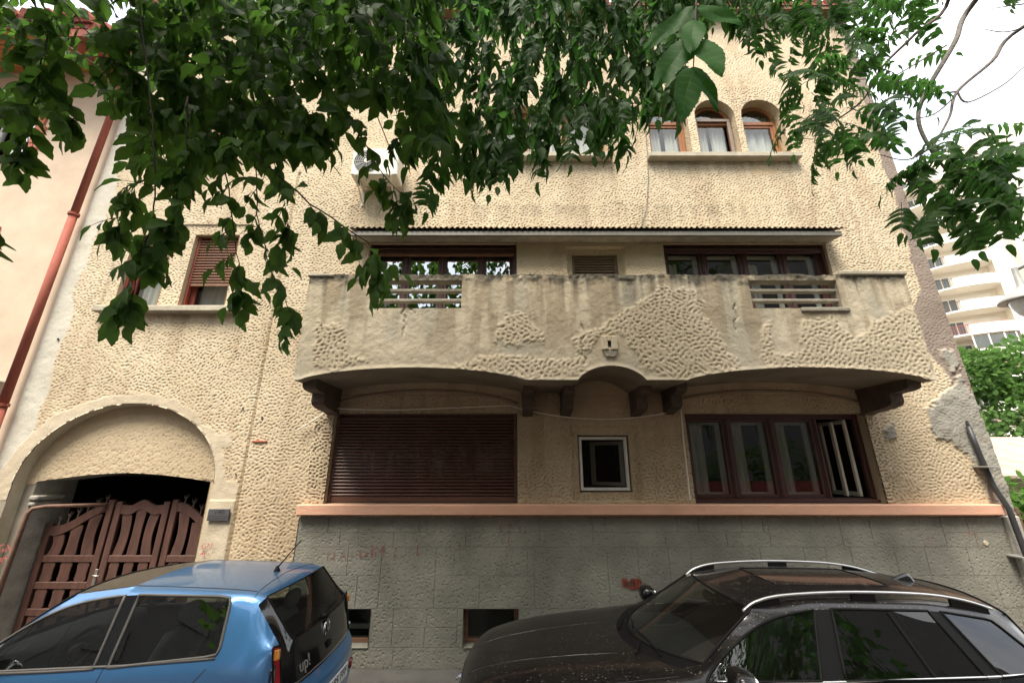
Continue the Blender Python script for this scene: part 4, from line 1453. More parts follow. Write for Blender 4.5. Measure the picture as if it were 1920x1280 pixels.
# painted marks on the walls
for body, px_, py_, Yp, size, m in (
        ('GN', 388, 1024, F - .05, .10, 'graffiti_pink'), ('4m', 384, 1038, F - .05, .09, 'graffiti_pink'),
        ('GN', 10, 1028, F - .04, .14, 'graffiti_pink'), ('4', 10, 1044, F - .04, .10, 'graffiti_pink'), ('B', 1, 1052, F - .04, .11, 'graffiti_pink')):
    o = text_mb(body, size, P(px_, py_, Yp), (1, 0, 0), (0, 0, 1), m, 'painted_mark', house, thick=.002)
Yp = F - .027
for body, px_, py_, size, m in (
        ('N', 620, 1042, .16, 'graffiti_red'), ('A', 643, 1041, .15, 'graffiti_red'), ('I', 660, 1038, .13, 'graffiti_red'), ('D', 681, 1036, .18, 'graffiti_red'), ('I', 697, 1034, .22, 'graffiti_red'), ('M', 712, 1034, .20, 'graffiti_red'),
        ('I', 740, 1036, .2, 'graffiti_red'), ('L', 785, 1032, .16, 'graffiti_red'), ('I', 845, 1027, .15, 'graffiti_red'), ('I', 862, 1027, .13, 'graffiti_red'),
        ('1', 938, 990, .15, 'graffiti_red'), ('2', 955, 990, .15, 'graffiti_red'), ('I I', 980, 993, .14, 'graffiti_red'),
        ('G H', 950, 1015, .09, 'graffiti_pink'), ('5', 949, 1028, .09, 'graffiti_pink'), ('4', 949, 1041, .09, 'graffiti_pink'),
        ('P', 943, 1078, .12, 'graffiti_green'), ('5', 950, 1095, .10, 'graffiti_green'),
        ('A', 983, 1152, .10, 'graffiti_green'), ('B K', 1826, 1002, .10, 'graffiti_pink'), ('4', 1830, 1012, .08, 'graffiti_pink'), ('4', 1833, 1023, .08, 'graffiti_pink'), ('1', 1741, 1003, .13, 'graffiti_red'), ('G N', 1741, 1018, .08, 'graffiti_pink')):
    text_mb(body, size, P(px_, py_, Yp), (1, 0, 0.0), (0, 0, 1), m, 'painted_mark', house, thick=-.002)
rq = MB()
c_ = P(1185, 1094, Yp)
rq.box(c_.x - .13, c_.x + .13, F - .0275, F - .024, c_.z - .065, c_.z + .065)
rqo = rq.build('painted_mark', 'graffiti_red', house)
text_mb('2011', .09, (c_.x, F - .0285, c_.z), (1, 0, 0), (0, 0, 1), 'brown_wood', 'year', rqo, width=.2)
for px_, py_, r_ in ((456, 766, .014), (492, 783, .016), (443, 889, .012), (110, 636, .018)):
    q = P(px_, py_, F)
    MB().lathe([(0, F - .002), (r_, F - .014), (r_ * 1.2, F - .010)], (q.x, 0, q.z), 1, 8).build('anchor_hole', 'black', house)
q = P(488, 827, F)
MB().box(q.x - .11, q.x + .10, F - .022, F + .01, q.z - .014, q.z + .014, .006).build('bare_brick', 'red_brick', house)
for px_, py_, r_ in ((1852, 1018, .03),):
    q = P(px_, py_, F - .045)
    MB().lathe([(0, F - .03), (r_, F - .029), (r_ * 1.1, F - .019)], (q.x, 0, q.z), 1, 9).build('plaster_scar', 'plaster', house)

# ------------------------------------------------------------------ the gate
YG = F + .44
gate = thing('wooden_gate', 'dark red wooden gate with wavy boards and iron spikes in the arch', 'gate', (-5.7, YG, 0))


def curve_top(a, b, f, n=14):
    return [(a + (b - a) * i / n, f(i / n)) for i in range(n + 1)]


def leaf(x0, x1, ftop, nb):
    fr = MB()
    sw = .10
    fr.box(x0 + .006, x0 + sw, YG, YG + .055, .06, ftop(0) + .04, .006)
    fr.box(x1 - sw, x1 - .006, YG, YG + .055, .06, ftop(1) + .04, .006)
    for zz in (.10, .48, .815, 1.16):
        fr.box(x0 + sw, x1 - sw, YG + .004, YG + .050, zz - .045, zz + .045, .006)
    up = curve_top(x0 + sw, x1 - sw, ftop)
    fr.prism(up + [(p, q - .13) for p, q in reversed(up)], 1, YG + .004, YG + .050)
    lf = fr.build('gate_leaf', 'gate_wood', gate)
    span = (x1 - x0 - 2 * sw)
    for lo, hi in ((.145, .435), (.525, .77), (.86, 1.115), (1.205, None)):
        for i in range(nb):
            cxx = x0 + sw + span * (i + .5) / nb
            tt = (i + .5) / nb
            top = hi if hi else ftop(tt) - .125
            hw = span / nb * .33
            bend = (tt - .5) * -.10 if hi is None else 0
            ptsL, ptsR = [], []
            for j in range(9):
                s = j / 8
                wd = hw * (1.0 - .18 * math.sin(PI * s) + (.10 if 0.1 < s < .9 else -.25 if hi else 0))
                off = bend * math.sin(PI * s)
                zz = lo + (top - lo) * s
                ptsL.append((cxx - wd + off, zz))
                ptsR.append((cxx + wd + off, zz))
            MB().prism(ptsL + ptsR[::-1], 1, YG + .014, YG + .034).build('board', 'gate_wood', lf)
    return lf


fl = lambda t: 1.60 + .33 * (t * t * (3 - 2 * t)) - .03 * math.sin(PI * t)
fm = lambda t: 1.90 + .07 * math.sin(PI * t) ** 2 - .04 * math.sin(2 * PI * t) ** 2
frr = lambda t: 1.93 - .36 * (t * t * (3 - 2 * t)) + .02 * math.sin(PI * t)
leaf(-7.0, -6.05, fl, 3)
leaf(-6.03, -5.20, fm, 3)
leaf(-5.18, -4.30, frr, 3)
sp = None
for x0, x1, f_, n in ((-7.0, -6.05, fl, 6), (-5.18, -4.30, frr, 5)):
    for i in range(n):
        t = (i + .6) / n
        xx = x0 + .1 + (x1 - x0 - .2) * t
        zz = f_((xx - x0) / (x1 - x0)) - .01
        if sp is None:
            s_ = MB().tube([(xx, YG + .027, zz), (xx + .004, YG + .027, zz + .13)], .014, 6, r2=.009)
            s_.tube([(xx + .004, YG + .027, zz + .07), (xx - .03, YG + .027, zz + .12), (xx - .038, YG + .027, zz + .15)], .008, 5, r2=.003)
            s_.tube([(xx + .004, YG + .027, zz + .07), (xx + .03, YG + .027, zz + .12), (xx + .045, YG + .027, zz + .16)], .008, 5, r2=.003)
            s_.tube([(xx + .004, YG + .027, zz + .12), (xx + .008, YG + .027, zz + .17)], .007, 5, r2=.002)
            sp = s_.build('spike', 'iron', gate, origin=(xx, YG, zz))
        else:
            copy_obj(sp, (xx, YG, zz), gate)
hd = MB().box(-6.062, -6.015, YG - .012, YG, .79, 1.03, .004)
ho = hd.build('handle_plate', 'steel', gate)
MB().tube([(-6.038, YG - .01, .955), (-6.038, YG - .055, .955), (-6.02, YG - .06, .955), (-5.93, YG - .058, .95)], .011, 8).build('handle', 'steel', ho, smooth=True)

# ------------------------------------------------------------------ the neighbouring house on the left
nb = thing('neighbour_house', 'peach plastered house with red tiled eaves left of the red rain pipe', 'house', (-11, F + .1, 0))
YN = F + .02
NW = [(-10.0, -9.10, 7.95, 9.15), (-10.0, -9.10, 5.2, 6.35), (-9.6, -7.95, 0, 3.40)]
wl = MB()
zs = sorted({0, 3.40, 5.2, 6.35, 7.95, 9.15, 10.05})
for z0, z1 in zip(zs[:-1], zs[1:]):
    xs = [-16.0]
    for a, b, c, d in NW:
        if c <= z0 + .01 and d >= z1 - .01:
            xs += [a, b]
    xs.append(-7.53)
    for a, b in zip(xs[0::2], xs[1::2]):
        wl.quad((a, YN, z0), (b, YN, z0), (b, YN, z1), (a, YN, z1))
wl.build('wall', 'peach', nb)
bk = MB().box(-16, -7.55, YN + .25, YN + .3, 0, 10.05)
for a, b, c, d in NW:
    bk.quad((a, YN, c), (a, YN + .25, c), (a, YN + .25, d), (a, YN, d)).quad((b, YN, c), (b, YN + .25, c), (b, YN + .25, d), (b, YN, d))
    bk.quad((a, YN, d), (b, YN, d), (b, YN + .25, d), (a, YN + .25, d)).quad((a, YN, c), (b, YN, c), (b, YN + .25, c), (a, YN + .25, c))
bk.build('inner_wall', 'room', nb)
for a, b, c, d in NW[:2]:
    wf = MB().box(a + .02, a + .09, YN + .12, YN + .18, c, d).box(b - .09, b - .02, YN + .12, YN + .18, c, d).box(a + .09, b - .09, YN + .12, YN + .18, d - .08, d).box(a + .09, b - .09, YN + .12, YN + .18, c, c + .08).box((a + b) / 2 - .04, (a + b) / 2 + .04, YN + .12, YN + .18, c + .08, d - .08)
    wf = wf.build('window', 'white_paint', nb)
    MB().quad((a, YN + .15, c), (b, YN + .15, c), (b, YN + .15, d), (a, YN + .15, d)).build('pane', 'pane_mirror', wf)
    nbk = 7
    for side in (0, 1):
        for i in range(nbk):
            z0 = c - .12 + (d - c + .24) * i / nbk
            z1 = c - .12 + (d - c + .24) * (i + 1) / nbk
            wd = .20 if i % 2 else .14
            x0, x1 = (a - wd, a) if side == 0 else (b, b + wd)
            MB().box(x0, x1, YN - .045, YN + .05, z0 + .004, z1 - .004, .008).build('brick', 'red_brick', nb)
    MB().box(a, b, YN - .05, YN + .05, d + .002, d + .14, .01).build('window_lintel', 'red_brick', nb)
    MB().box(a, b, YN - .06, YN + .05, c - .12, c - .002, .01).build('window_sill', 'red_brick', nb)
MB().box(-9.7, -7.85, YN - .10, YN + .05, 3.42, 3.72, .02).build('lintel', 'plaster_grey', nb)
MB().box(-9.5, -8.0, YN + .14, YN + .2, 0, 3.38, .01).build('door', 'brown_wood', nb)
sf = MB().box(-16, -7.70, F - .80, YN + .02, 10.05, 10.08)
sf = sf.build('eaves', 'soffit_wood', nb)
for i in range(9):
    y0 = F - .80 + i * .09
    MB().box(-16, -7.71, y0 + .004, y0 + .086, 10.032, 10.049, .004).build('soffit_board', 'soffit_wood', sf)
MB().box(-16, -7.66, F - .86, F - .80, 10.0, 10.20, .01).build('barge_board', 'red_pipe', nb)
nr = MB().prism([(F - .95, 10.22), (F + 3.5, 12.3), (F + 3.5, 12.15), (F - .9, 10.12)], 0, -16, -7.62).build('roof', 'red_tile', nb)
tl = MB()
for i in range(40):
    xx = -15.9 + i * .21
    tl.tube([(xx, F - .98, 10.23), (xx, F - .3, 10.55), (xx, F + 1.2, 11.25)], .085, 6)
o = tl.build('roof_tile', 'red_tile', nr)
o['kind'] = 'stuff'
gt = MB().box(-8.05, -7.55, F - .85, F - .35, 9.78, 10.22, .05)
gt.build('gutter_box', 'red_pipe', nb)
vp = MB().lathe([(.10, 0), (.10, .7), (.13, .7), (.13, .8), (.10, .8), (.10, .9), (.13, .9), (.13, 1.0), (.1, 1.02), (0, 1.1)], (-7.2, F + .3, 11.4), 2, 12)
vp.build('flue', 'red_pipe', house)

# ------------------------------------------------------------------ tower block far behind on the right
TA = R(-33)
TXF = Matrix.Translation((52.8, 41.5, 0)) @ Matrix.Rotation(TA, 4, 'Z')
tw = thing('tower_block', 'tall cream tower block with stacked curved balconies beyond the green tree', 'building', (52.8, 41.5, 0))


def tmb():
    return MB(TXF)


Z0, FH = 19.0, 2.8
flo = range(-5, 7)
wl = tmb()
wl.box(-11.0, 3.6, 1.6, 12, 0, 40)
wl.box(3.6, 16, -1.2, 12, 0, 40)
wl.box(-6.9, -3.5, .02, 1.6, 0, 40).box(1.9, 3.6, .02, 1.6, 0, 40).box(-11.0, -9.6, .02, 1.6, 0, 40)
wl.build('wall', 'tower', tw)
lg = tmb()
for cx_ in (-8.2, -.8):
    pass
rr_ = random.Random(3)
bal0 = None
for ci, (xa, xb) in enumerate(((-9.6, -6.9), (-3.5, 1.9))):
    for k_ in flo:
        z0 = Z0 + k_ * FH
        n = 14
        dep = 1.25
        pts = [(xa + (xb - xa) * (1 - math.cos(PI * i / n)) / 2, -dep * math.sin(PI * i / n) ** .8) for i in range(n + 1)]
        sl = tmb()
        sl.prism([(p, q - .02) for p, q in pts] + [(xb, 1.6), (xa, 1.6)], 2, z0 - .16, z0 + .02)
        bal = sl.build('balcony', 'tower_white', tw)
        pm = tmb()
        i0 = 5 if ci else 4
        for i in range(i0, n):
            p, q = pts[i], pts[i + 1]
            pm.quad((p[0], p[1], z0 + .02), (q[0], q[1], z0 + .02), (q[0], q[1], z0 + 1.0), (p[0], p[1], z0 + 1.0))
            pm.quad((p[0], p[1] + .12, z0 + .02), (q[0], q[1] + .12, z0 + .02), (q[0], q[1] + .12, z0 + 1.0), (p[0], p[1] + .12, z0 + 1.0))
            pm.quad((p[0], p[1], z0 + 1.0), (q[0], q[1], z0 + 1.0), (q[0], q[1] + .12, z0 + 1.0), (p[0], p[1] + .12, z0 + 1.0))
        pm.build('parapet', 'tower_white', bal)
        rl = tmb()
        mm = 'rail_red' if k_ in (-1, -2) else ('iron' if k_ == 0 else 'tower_grey')
        rl.tube([(p, q, z0 + 1.02) for p, q in pts[:i0 + 1]], .035, 5)
        for i in range(i0 * 2):
            t = i / (i0 * 2) * i0
            a_, b_ = pts[int(t)], pts[int(t) + 1]
            f_ = t - int(t)
            px_, py_ = a_[0] + (b_[0] - a_[0]) * f_, a_[1] + (b_[1] - a_[1]) * f_
            rl.tube([(px_, py_, z0), (px_, py_, z0 + 1.0)], .022, 4)
        if k_ == -1:
            rl.tube([(p, q + .06, z0 + 1.04) for p, q in pts[i0:]], .03, 5)
        rl.build('railing', mm, bal)
        dw = tmb().box(xa + .6, xb - .5, 1.52, 1.60, z0 + .02, z0 + 2.25)
        dw = dw.build('balcony_door', 'tower_white', tw)
        for p, q in ((xa + .75, xa + 1.35), (xa + 1.45, xa + 2.0)):
            tmb().box(p, q, 1.49, 1.518, z0 + .6, z0 + 2.0).build('pane', 'tower_glass', dw)
        if k_ == -2 and ci:
            en = tmb()
            for i in range(5, n, 2):
                p, q = pts[i], pts[min(i + 2, n)]
                en.tube([(p[0], p[1] + .06, z0 + 1), (p[0], p[1] + .06, z0 + 2.5)], .07, 4)
            en = en.build('balcony_glazing', 'tower_white', tw)
            for i in range(5, n, 2):
                p, q = pts[i], pts[min(i + 2, n)]
                tmb().quad((p[0], p[1] + .06, z0 + 1.1), (q[0], q[1] + .06, z0 + 1.1), (q[0], q[1] + .06, z0 + 2.4), (p[0], p[1] + .06, z0 + 2.4)).build('pane', 'tower_glass', en)
for k_ in flo:
    for xx in (6.6, 11.2):
        z0 = Z0 + k_ * FH + .3
        w = tmb().box(xx, xx + 1.3, -1.24, -1.19, z0, z0 + 1.5).build('window', 'tower_white', tw)
        tmb().box(xx + .15, xx + .62, -1.26, -1.235, z0 + .12, z0 + 1.35).build('pane', 'tower_glass', w)
        tmb().box(xx + .68, xx + 1.15, -1.26, -1.235, z0 + .12, z0 + 1.35).build('pane', 'tower_glass', w)
for i, (xx, k_) in enumerate(((-5.0, 1), (-4.6, 0), (-4.9, -2), (-5.1, 2))):
    z0 = Z0 + k_ * FH + .35
    c0 = TXF @ Vector((xx, 0, z0))
    at = thing('air_conditioner', ['white air conditioner on the tower beside the second lowest open balcony', 'white air conditioner on the tower beside the balcony with dark iron railing', 'white air conditioner on the tower beside the glazed balcony', 'white air conditioner high on the tower near the overhanging leaves'][i], 'air conditioner', c0, 'air conditioners on the tower block')
    tmb().box(xx - .45, xx + .45, -.40, .01, z0, z0 + .62, .03).build('casing', 'ac_white', at)
    fm_ = MB(TXF).lathe([(0, -.415), (.22, -.415), (.24, -.40)], (xx - .1, 0, z0 + .31), 1, 14)
    fm_.build('fan_opening', 'iron', at)

# ------------------------------------------------------------------ leaves
def smooth_path(pts, n=8):
    p3 = [Vector(p) for p in pts]
    out = []
    for i in range(len(p3) - 1):
        a, b = p3[i], p3[i + 1]
        ta = (p3[i + 1] - p3[max(i - 1, 0)]) * .5
        tb = (p3[min(i + 2, len(p3) - 1)] - a) * .5
        for k in range(n):
            t = k / n
            out.append(a * (2 * t ** 3 - 3 * t * t + 1) + ta * (t ** 3 - 2 * t * t + t) + b * (-2 * t ** 3 + 3 * t * t) + tb * (t ** 3 - t * t))
    out.append(p3[-1])
    return out


def leaf_mesh(kind, seed, fine=False):
    r = random.Random(seed)
    ts = [0, .08, .2, .34, .48, .62, .76, .88, 1.0]
    if kind == 'elder':
        ws = [.02, .12, .205, .245, .245, .225, .150, .075, 0]
        teeth = [0, 0, 0, .008, .0, .030, -.012, .016, 0]
    else:
        ws = [.02, .14, .185, .19, .175, .145, .10, .05, 0]
        teeth = [0, .02, 0, 0, 0, 0, 0, 0, 0]
    if fine:
        f = np.linspace(0, 1, 51)
        ws = list(np.interp(f, ts, ws) * 1.12)
        teeth = [0.003 if i % 2 else -.002 for i in range(51)]
        ts = list(f)
    vs, fs, ve = [], [], []
    fold = r.uniform(.12, .3)
    bend = r.uniform(.10, .32)
    sk = r.uniform(-.07, .07)
    tw = r.uniform(-.35, .35)
    if fine:
        fold, bend, tw, sk = .05, r.uniform(.03, .09), r.uniform(-.08, .08), r.uniform(-.03, .03)
    for i, (t, w) in enumerate(zip(ts, ws)):
        cx = sk * math.sin(PI * t)
        zc = -bend * t * t
        for s in ((-1, -.5, -.04, 0, .04, .5, 1) if fine else (-1, -.5, 0, .5, 1)):
            ww = (w + (teeth[i] + (r.uniform(-.012, .012) if 0 < i < len(ts) - 1 else 0)) * (abs(s) > .6)) * s
            zz = zc + abs(ww) * fold + ww * tw * t + .02 * math.sin(9 * t + 3 * s)
            vs.append((ww + cx, t + (.16 * abs(s) * t * (1 - t) * 2 if fine else 0), zz))
            if fine:
                ve.append(1.0 if s == 0 else (.55 if i % 6 == 3 and abs(s) < .95 else 0))
            else:
                ve.append(.30 if s == 0 else 0)
    for i in range(len(ts) - 1):
        nc = 7 if fine else 5
        for j in range(nc - 1):
            a = i * nc + j
            fs.append((a, a + 1, a + nc + 1, a + nc))
    return np.array(vs, np.float32), fs, np.array(ve, np.float32)


LEAFV = {k: [leaf_mesh(k, i) for i in range(4)] for k in ('elder', 'heaven')}
LEAFV['card'] = [(np.array([(-.02, 0, 0), (.02, 0, 0), (-.30, .3, .05), (.30, .3, .02), (-.26, .65, 0), (.26, .65, .04), (0, 1, -.12), (.01, 1.0, -.12)], np.float32), [(0, 1, 3, 2), (2, 3, 5, 4), (4, 5, 7, 6)], np.zeros(8, np.float32))] * 3
LEAFV['fine'] = [leaf_mesh('heaven', 40 + i, True) for i in range(3)]


class Tree:
    def __init__(self, root, leafmat_, kind):
        self.root, self.m, self.kind = root, leafmat_, kind
        self.leaves = []
        self.stalk = MB()
        self.rnd = random.Random(hash_(root.name))

    def leaf(self, pos, d, n, size, kind=None):
        d = Vector(d).normalized()
        n = Vector(n)
        n = (n - d * n.dot(d))
        n = n.normalized() if n.length > 1e-4 else d.orthogonal().normalized()
        x = d.cross(n)
        m = Matrix(((x.x, d.x, n.x, pos[0]), (x.y, d.y, n.y, pos[1]), (x.z, d.z, n.z, pos[2]), (0, 0, 0, 1)))
        self.leaves.append((m, size, kind or self.kind, self.rnd.randrange(3)))

    def compound(self, base, d, length, pairs, lsize, kind=None, spread=1.0, stalk=.0028, flat=False):
        """a leaf of several leaflets: a drooping stalk with leaflets in pairs and one at its end"""
        r = self.rnd
        d = Vector(d).normalized()
        p = Vector(base)
        side = d.cross(Vector((r.uniform(-.5, .5), r.uniform(-.5, .5), 1))).normalized()
        side = (side + Vector((r.uniform(-.4, .4), r.uniform(-.4, .4), r.uniform(-.2, .2)))).normalized()
        pts = [p.copy()]
        n = pairs * 2 + 2
        for i in range(n):
            d = (d + Vector((0, 0, -.10 * spread)) + Vector((r.uniform(-.04, .04), r.uniform(-.04, .04), 0))).normalized()
            p = p + d * length / n
            pts.append(p.copy())
        self.stalk.tube(pts, stalk, 4, r2=stalk * .4, cap=False)
        up = side.cross(d)
        if up.z < 0:
            up = -up
        for k in range(pairs):
            i = int((.28 + .68 * k / max(1, pairs)) * n)
            q = pts[i]
            f = .75 + .5 * math.sin(PI * (k + .8) / (pairs + .6))
            for s in (-1, 1):
                if flat:
                    dd = side * s + d * r.uniform(.2, .5) + Vector((r.uniform(-.12, .12), r.uniform(-.12, .12), -r.uniform(.0, .35)))
                    self.leaf(q, dd, up + Vector((r.uniform(-.25, .25), r.uniform(-.25, .25), .2)), lsize * f * r.uniform(.85, 1.1), kind)
                    continue
                dd = side * s * .8 + d * r.uniform(.25, .75) + Vector((0, 0, -r.uniform(.25, 1.0))) + Vector((r.uniform(-.25, .25), r.uniform(-.25, .25), 0))
                nn = up * .6 + Vector((r.uniform(-.6, .6), -.5 + r.uniform(-.6, .6), r.uniform(-.3, .5)))
                self.leaf(q, dd, nn, lsize * f * r.uniform(.82, 1.15), kind)
        self.leaf(pts[-1], d + Vector((r.uniform(-.2, .2), 0, -.2)), up + Vector((r.uniform(-.5, .5), r.uniform(-.5, .5), 0)), lsize * r.uniform(.95, 1.2), kind)

    def finish(self, n_single=300, name='leaf'):
        off = wloc(self.root)
        cp = Vector((0, 0, CAM_H))
        fw = Vector((0, math.cos(PITCH), math.sin(PITCH)))
        rt = Vector((1, 0, 0))
        up = rt.cross(fw)

        def seen(l):
            v = Vector(l[0].translation) - cp
            z = v.dot(fw)
            if z < .1:
                return 0
            sx, sy = abs(v.dot(rt) / z * FPX), abs(v.dot(up) / z * FPX)
            return l[1] / z if sx < 1000 and sy < 690 else 0
        ls = sorted(self.leaves, key=seen, reverse=True)
        meshes = {}
        for m, size, kind, var in ls[:n_single]:
            key = (kind, var)
            if key not in meshes:
                V, fs, ve = LEAFV[kind][var]
                me = bpy.data.meshes.new(name)
                me.from_pydata(V.tolist(), [], fs)
                me.polygons.foreach_set('use_smooth', [True] * len(me.polygons))
                at = me.attributes.new('vein', 'FLOAT', 'POINT')
                at.data.foreach_set('value', ve)
                me.materials.append(M['leaf_near' if kind == 'fine' else self.m])
                meshes[key] = me
            o = bpy.data.objects.new(name, meshes[key])
            COL.objects.link(o)
            o.parent = self.root
            o.matrix_local = Matrix.Translation(-off) @ m @ Matrix.Scale(size, 4)
        rest = ls[n_single:]
        if rest:
            co, fc, ve, sh = [], [], [], []
            nv = 0
            for m, size, kind, var in rest:
                V, fs, v_ = LEAFV[kind][var]
                A = np.array(m)
                co.append((V * size) @ A[:3, :3].T + A[:3, 3] - np.array(off))
                fc.append(np.array(fs) + nv)
                ve.append(v_)
                sh.append(np.full(len(V), self.rnd.random(), np.float32))
                nv += len(V)
            co = np.concatenate(co).astype(np.float32)
            fc = np.concatenate(fc).astype(np.int32)
            me = bpy.data.meshes.new('foliage')
            me.vertices.add(len(co))
            me.vertices.foreach_set('co', co.ravel())
            me.loops.add(fc.size)
            me.loops.foreach_set('vertex_index', fc.ravel())
            me.polygons.add(len(fc))
            me.polygons.foreach_set('loop_start', np.arange(0, fc.size, 4, dtype=np.int32))
            me.polygons.foreach_set('use_smooth', np.ones(len(fc), bool))
            me.update(calc_edges=True)
            me.attributes.new('vein', 'FLOAT', 'POINT').data.foreach_set('value', np.concatenate(ve))
            me.attributes.new('shade', 'FLOAT', 'POINT').data.foreach_set('value', np.concatenate(sh))
            me.materials.append(M[self.m])
            o = bpy.data.objects.new('foliage', me)
            COL.objects.link(o)
            o.parent = self.root
            o['kind'] = 'stuff'
        if self.stalk.v:
            o = self.stalk.build('leaf_stalk', 'twig', self.root)
            o['kind'] = 'stuff'


def hash_(s):
    return sum(ord(c) * (i + 3) for i, c in enumerate(s))


def sample(poly, n, rnd):
    xs, ys = [p[0] for p in poly], [p[1] for p in poly]
    out = []
    while len(out) < n:
        x, y = rnd.uniform(min(xs), max(xs)), rnd.uniform(min(ys), max(ys))
        if inpoly(np.array([x]), np.array([y]), poly)[0]:
            out.append((x, y))
    return out


def spray(tree, pts, Yd, n, lsize, start=.3, pairs=2, length=.16, kind=None, r=.006, tipn=3):
    """a hanging twig with compound leaves along it"""
    rnd = tree.rnd
    p3 = [P(a, b, Yd + dy) for (a, b), dy in zip(pts, np.linspace(0, .12, len(pts)))]
    fine = []
    for a, b in zip(p3[:-1], p3[1:]):
        for i in range(5):
            fine.append(a.lerp(b, i / 5) + Vector((rnd.uniform(-.006, .006), rnd.uniform(-.006, .006), rnd.uniform(-.006, .006))))
    fine.append(p3[-1])
    MB().tube(fine, r, 6, r2=.002).build('branch', 'twig', tree.root, smooth=True)
    for i in range(n):
        t = start + (1 - start) * (i + .5) / n
        q = fine[min(len(fine) - 1, int(t * (len(fine) - 1)))]
        d = Vector((rnd.uniform(-1, 1), rnd.uniform(-.8, .5), rnd.uniform(-1.3, .1)))
        tree.compound(q, d, length * rnd.uniform(.7, 1.2), pairs, lsize, kind)
    for i in range(tipn):
        d = Vector((rnd.uniform(-.6, .6), rnd.uniform(-.6, .4), -1))
        tree.compound(fine[-1], d, length, pairs, lsize, kind)


def limb(tree, pts, r0, r1, m='bark', seg=6):
    p3 = [Vector(p) for p in pts]
    fine = []
    n = len(p3)
    for i in range(n - 1):
        a, b = p3[i], p3[i + 1]
        ta = (p3[i + 1] - p3[max(i - 1, 0)]) * .5
        tb = (p3[min(i + 2, n - 1)] - a) * .5
        for k in range(seg):
            t = k / seg
            fine.append(a * (2 * t ** 3 - 3 * t * t + 1) + ta * (t ** 3 - 2 * t * t + t) + b * (-2 * t ** 3 + 3 * t * t) + tb * (t ** 3 - t * t))
    fine.append(p3[-1])
    return MB().tube(fine, r0, 8, r2=r1).build('branch', m, tree.root, smooth=True)


# box elder whose limbs hang over the street from behind the camera on the left
be = Tree(thing('box_elder_tree', 'leafy tree with broad toothed leaflets drooping over the left half of the facade', 'tree', (-2.4, -4.2, 0)), 'leaf_elder', 'elder')
MB().tube([(-2.4, -4.2, -.05), (-2.42, -4.15, 1.2), (-2.35, -4.0, 2.6), (-2.2, -3.6, 4.0), (-2.0, -2.9, 5.2)], [.24, .19, .17, .15, .12], 14).build('trunk', 'bark', be.root, smooth=True)
limb(be, [(-2.0, -2.9, 5.2), (-1.8, -1.2, 6.4), (-1.6, .6, 6.9), (-1.3, 1.9, 6.6), (-.8, 3.0, 6.4)], .11, .03)
limb(be, [(-2.0, -2.9, 5.2), (-2.6, -.8, 6.2), (-3.0, .9, 6.5), (-3.2, 2.4, 6.2)], .09, .025)
limb(be, [(-1.8, -1.2, 6.4), (-.6, .4, 6.9), (.0, 1.8, 6.7)], .07, .02)
for pts, n, sz, st in (
        ([(225, -110), (262, 0), (284, 200), (292, 330), (285, 430), (255, 490), (248, 560)], 9, .125, .45),
        ([(292, 330), (240, 350), (225, 420)], 4, .115, .3),
        ([(350, 180), (352, 300), (320, 420)], 6, .12, .3),
        ([(290, -120), (335, 0), (400, 150), (480, 290), (482, 400), (505, 500), (548, 590)], 10, .105, .35),
        ([(400, 150), (420, 300), (440, 430), (452, 540)], 7, .12, .3),
        ([(480, 290), (580, 380), (690, 455), (712, 510)], 8, .105, .25),
        ([(560, 60), (640, 200), (720, 330), (765, 380)], 8, .11, .3),
        ([(440, -100), (470, 60), (500, 240), (540, 420)], 8, .11, .3),
        ([(30, -60), (90, 60), (60, 200), (50, 280)], 7, .125, .3),
        ([(-60, 60), (40, 80), (110, 130), (140, 220)], 6, .12, .3),
        ([(90, -40), (180, 80), (265, 145)], 5, .115, .3),
        ([(-60, 400), (-20, 410), (-4, 425)], 2, .12, .5)):
    spray(be, pts, be.rnd.uniform(1.85, 2.15), int(n * 1.35), sz * .93, st, 2, .155)
E1 = [(-40, -80), (830, -80), (850, 300), (760, 350), (640, 320), (560, 320), (470, 310), (330, 320), (255, 290), (240, 205), (160, 160), (120, 250), (60, 280), (-40, 260)]
E1b = [(230, -80), (830, -80), (840, 270), (640, 290), (470, 280), (330, 290), (260, 200)]
E1c = [(235, -90), (860, -90), (860, 90), (640, 110), (420, 100), (240, 80)]
for poly, n, y0, y1, sz in ((E1, 230, 1.9, 2.6, .125), (E1b, 620, 2.0, 3.2, .128), (E1c, 240, 2.4, 3.6, .14)):
    for px_, py_ in sample(poly, n, be.rnd):
        if 630 < px_ < 765 and 190 < py_ < 345:
            continue
        d = Vector((be.rnd.uniform(-1, 1), be.rnd.uniform(-.8, .6), be.rnd.uniform(-1.4, .2)))
        be.compound(P(px_, py_ - 15, be.rnd.uniform(y0, y1)), d, .15, 2, sz)
for pts in ([(330, -100), (420, 40), (560, 230), (640, 330)], [(470, -100), (600, 60), (700, 200), (740, 300)], [(620, -100), (660, 60), (640, 190), (620, 290)], [(730, -120), (760, 30), (770, 190)], [(-60, 20), (60, 40), (190, 130), (250, 170)]):
    p3 = [P(a, b, 2.5) for a, b in pts]
    MB().tube(p3, .009, 6, r2=.003).build('branch', 'twig', be.root, smooth=True)

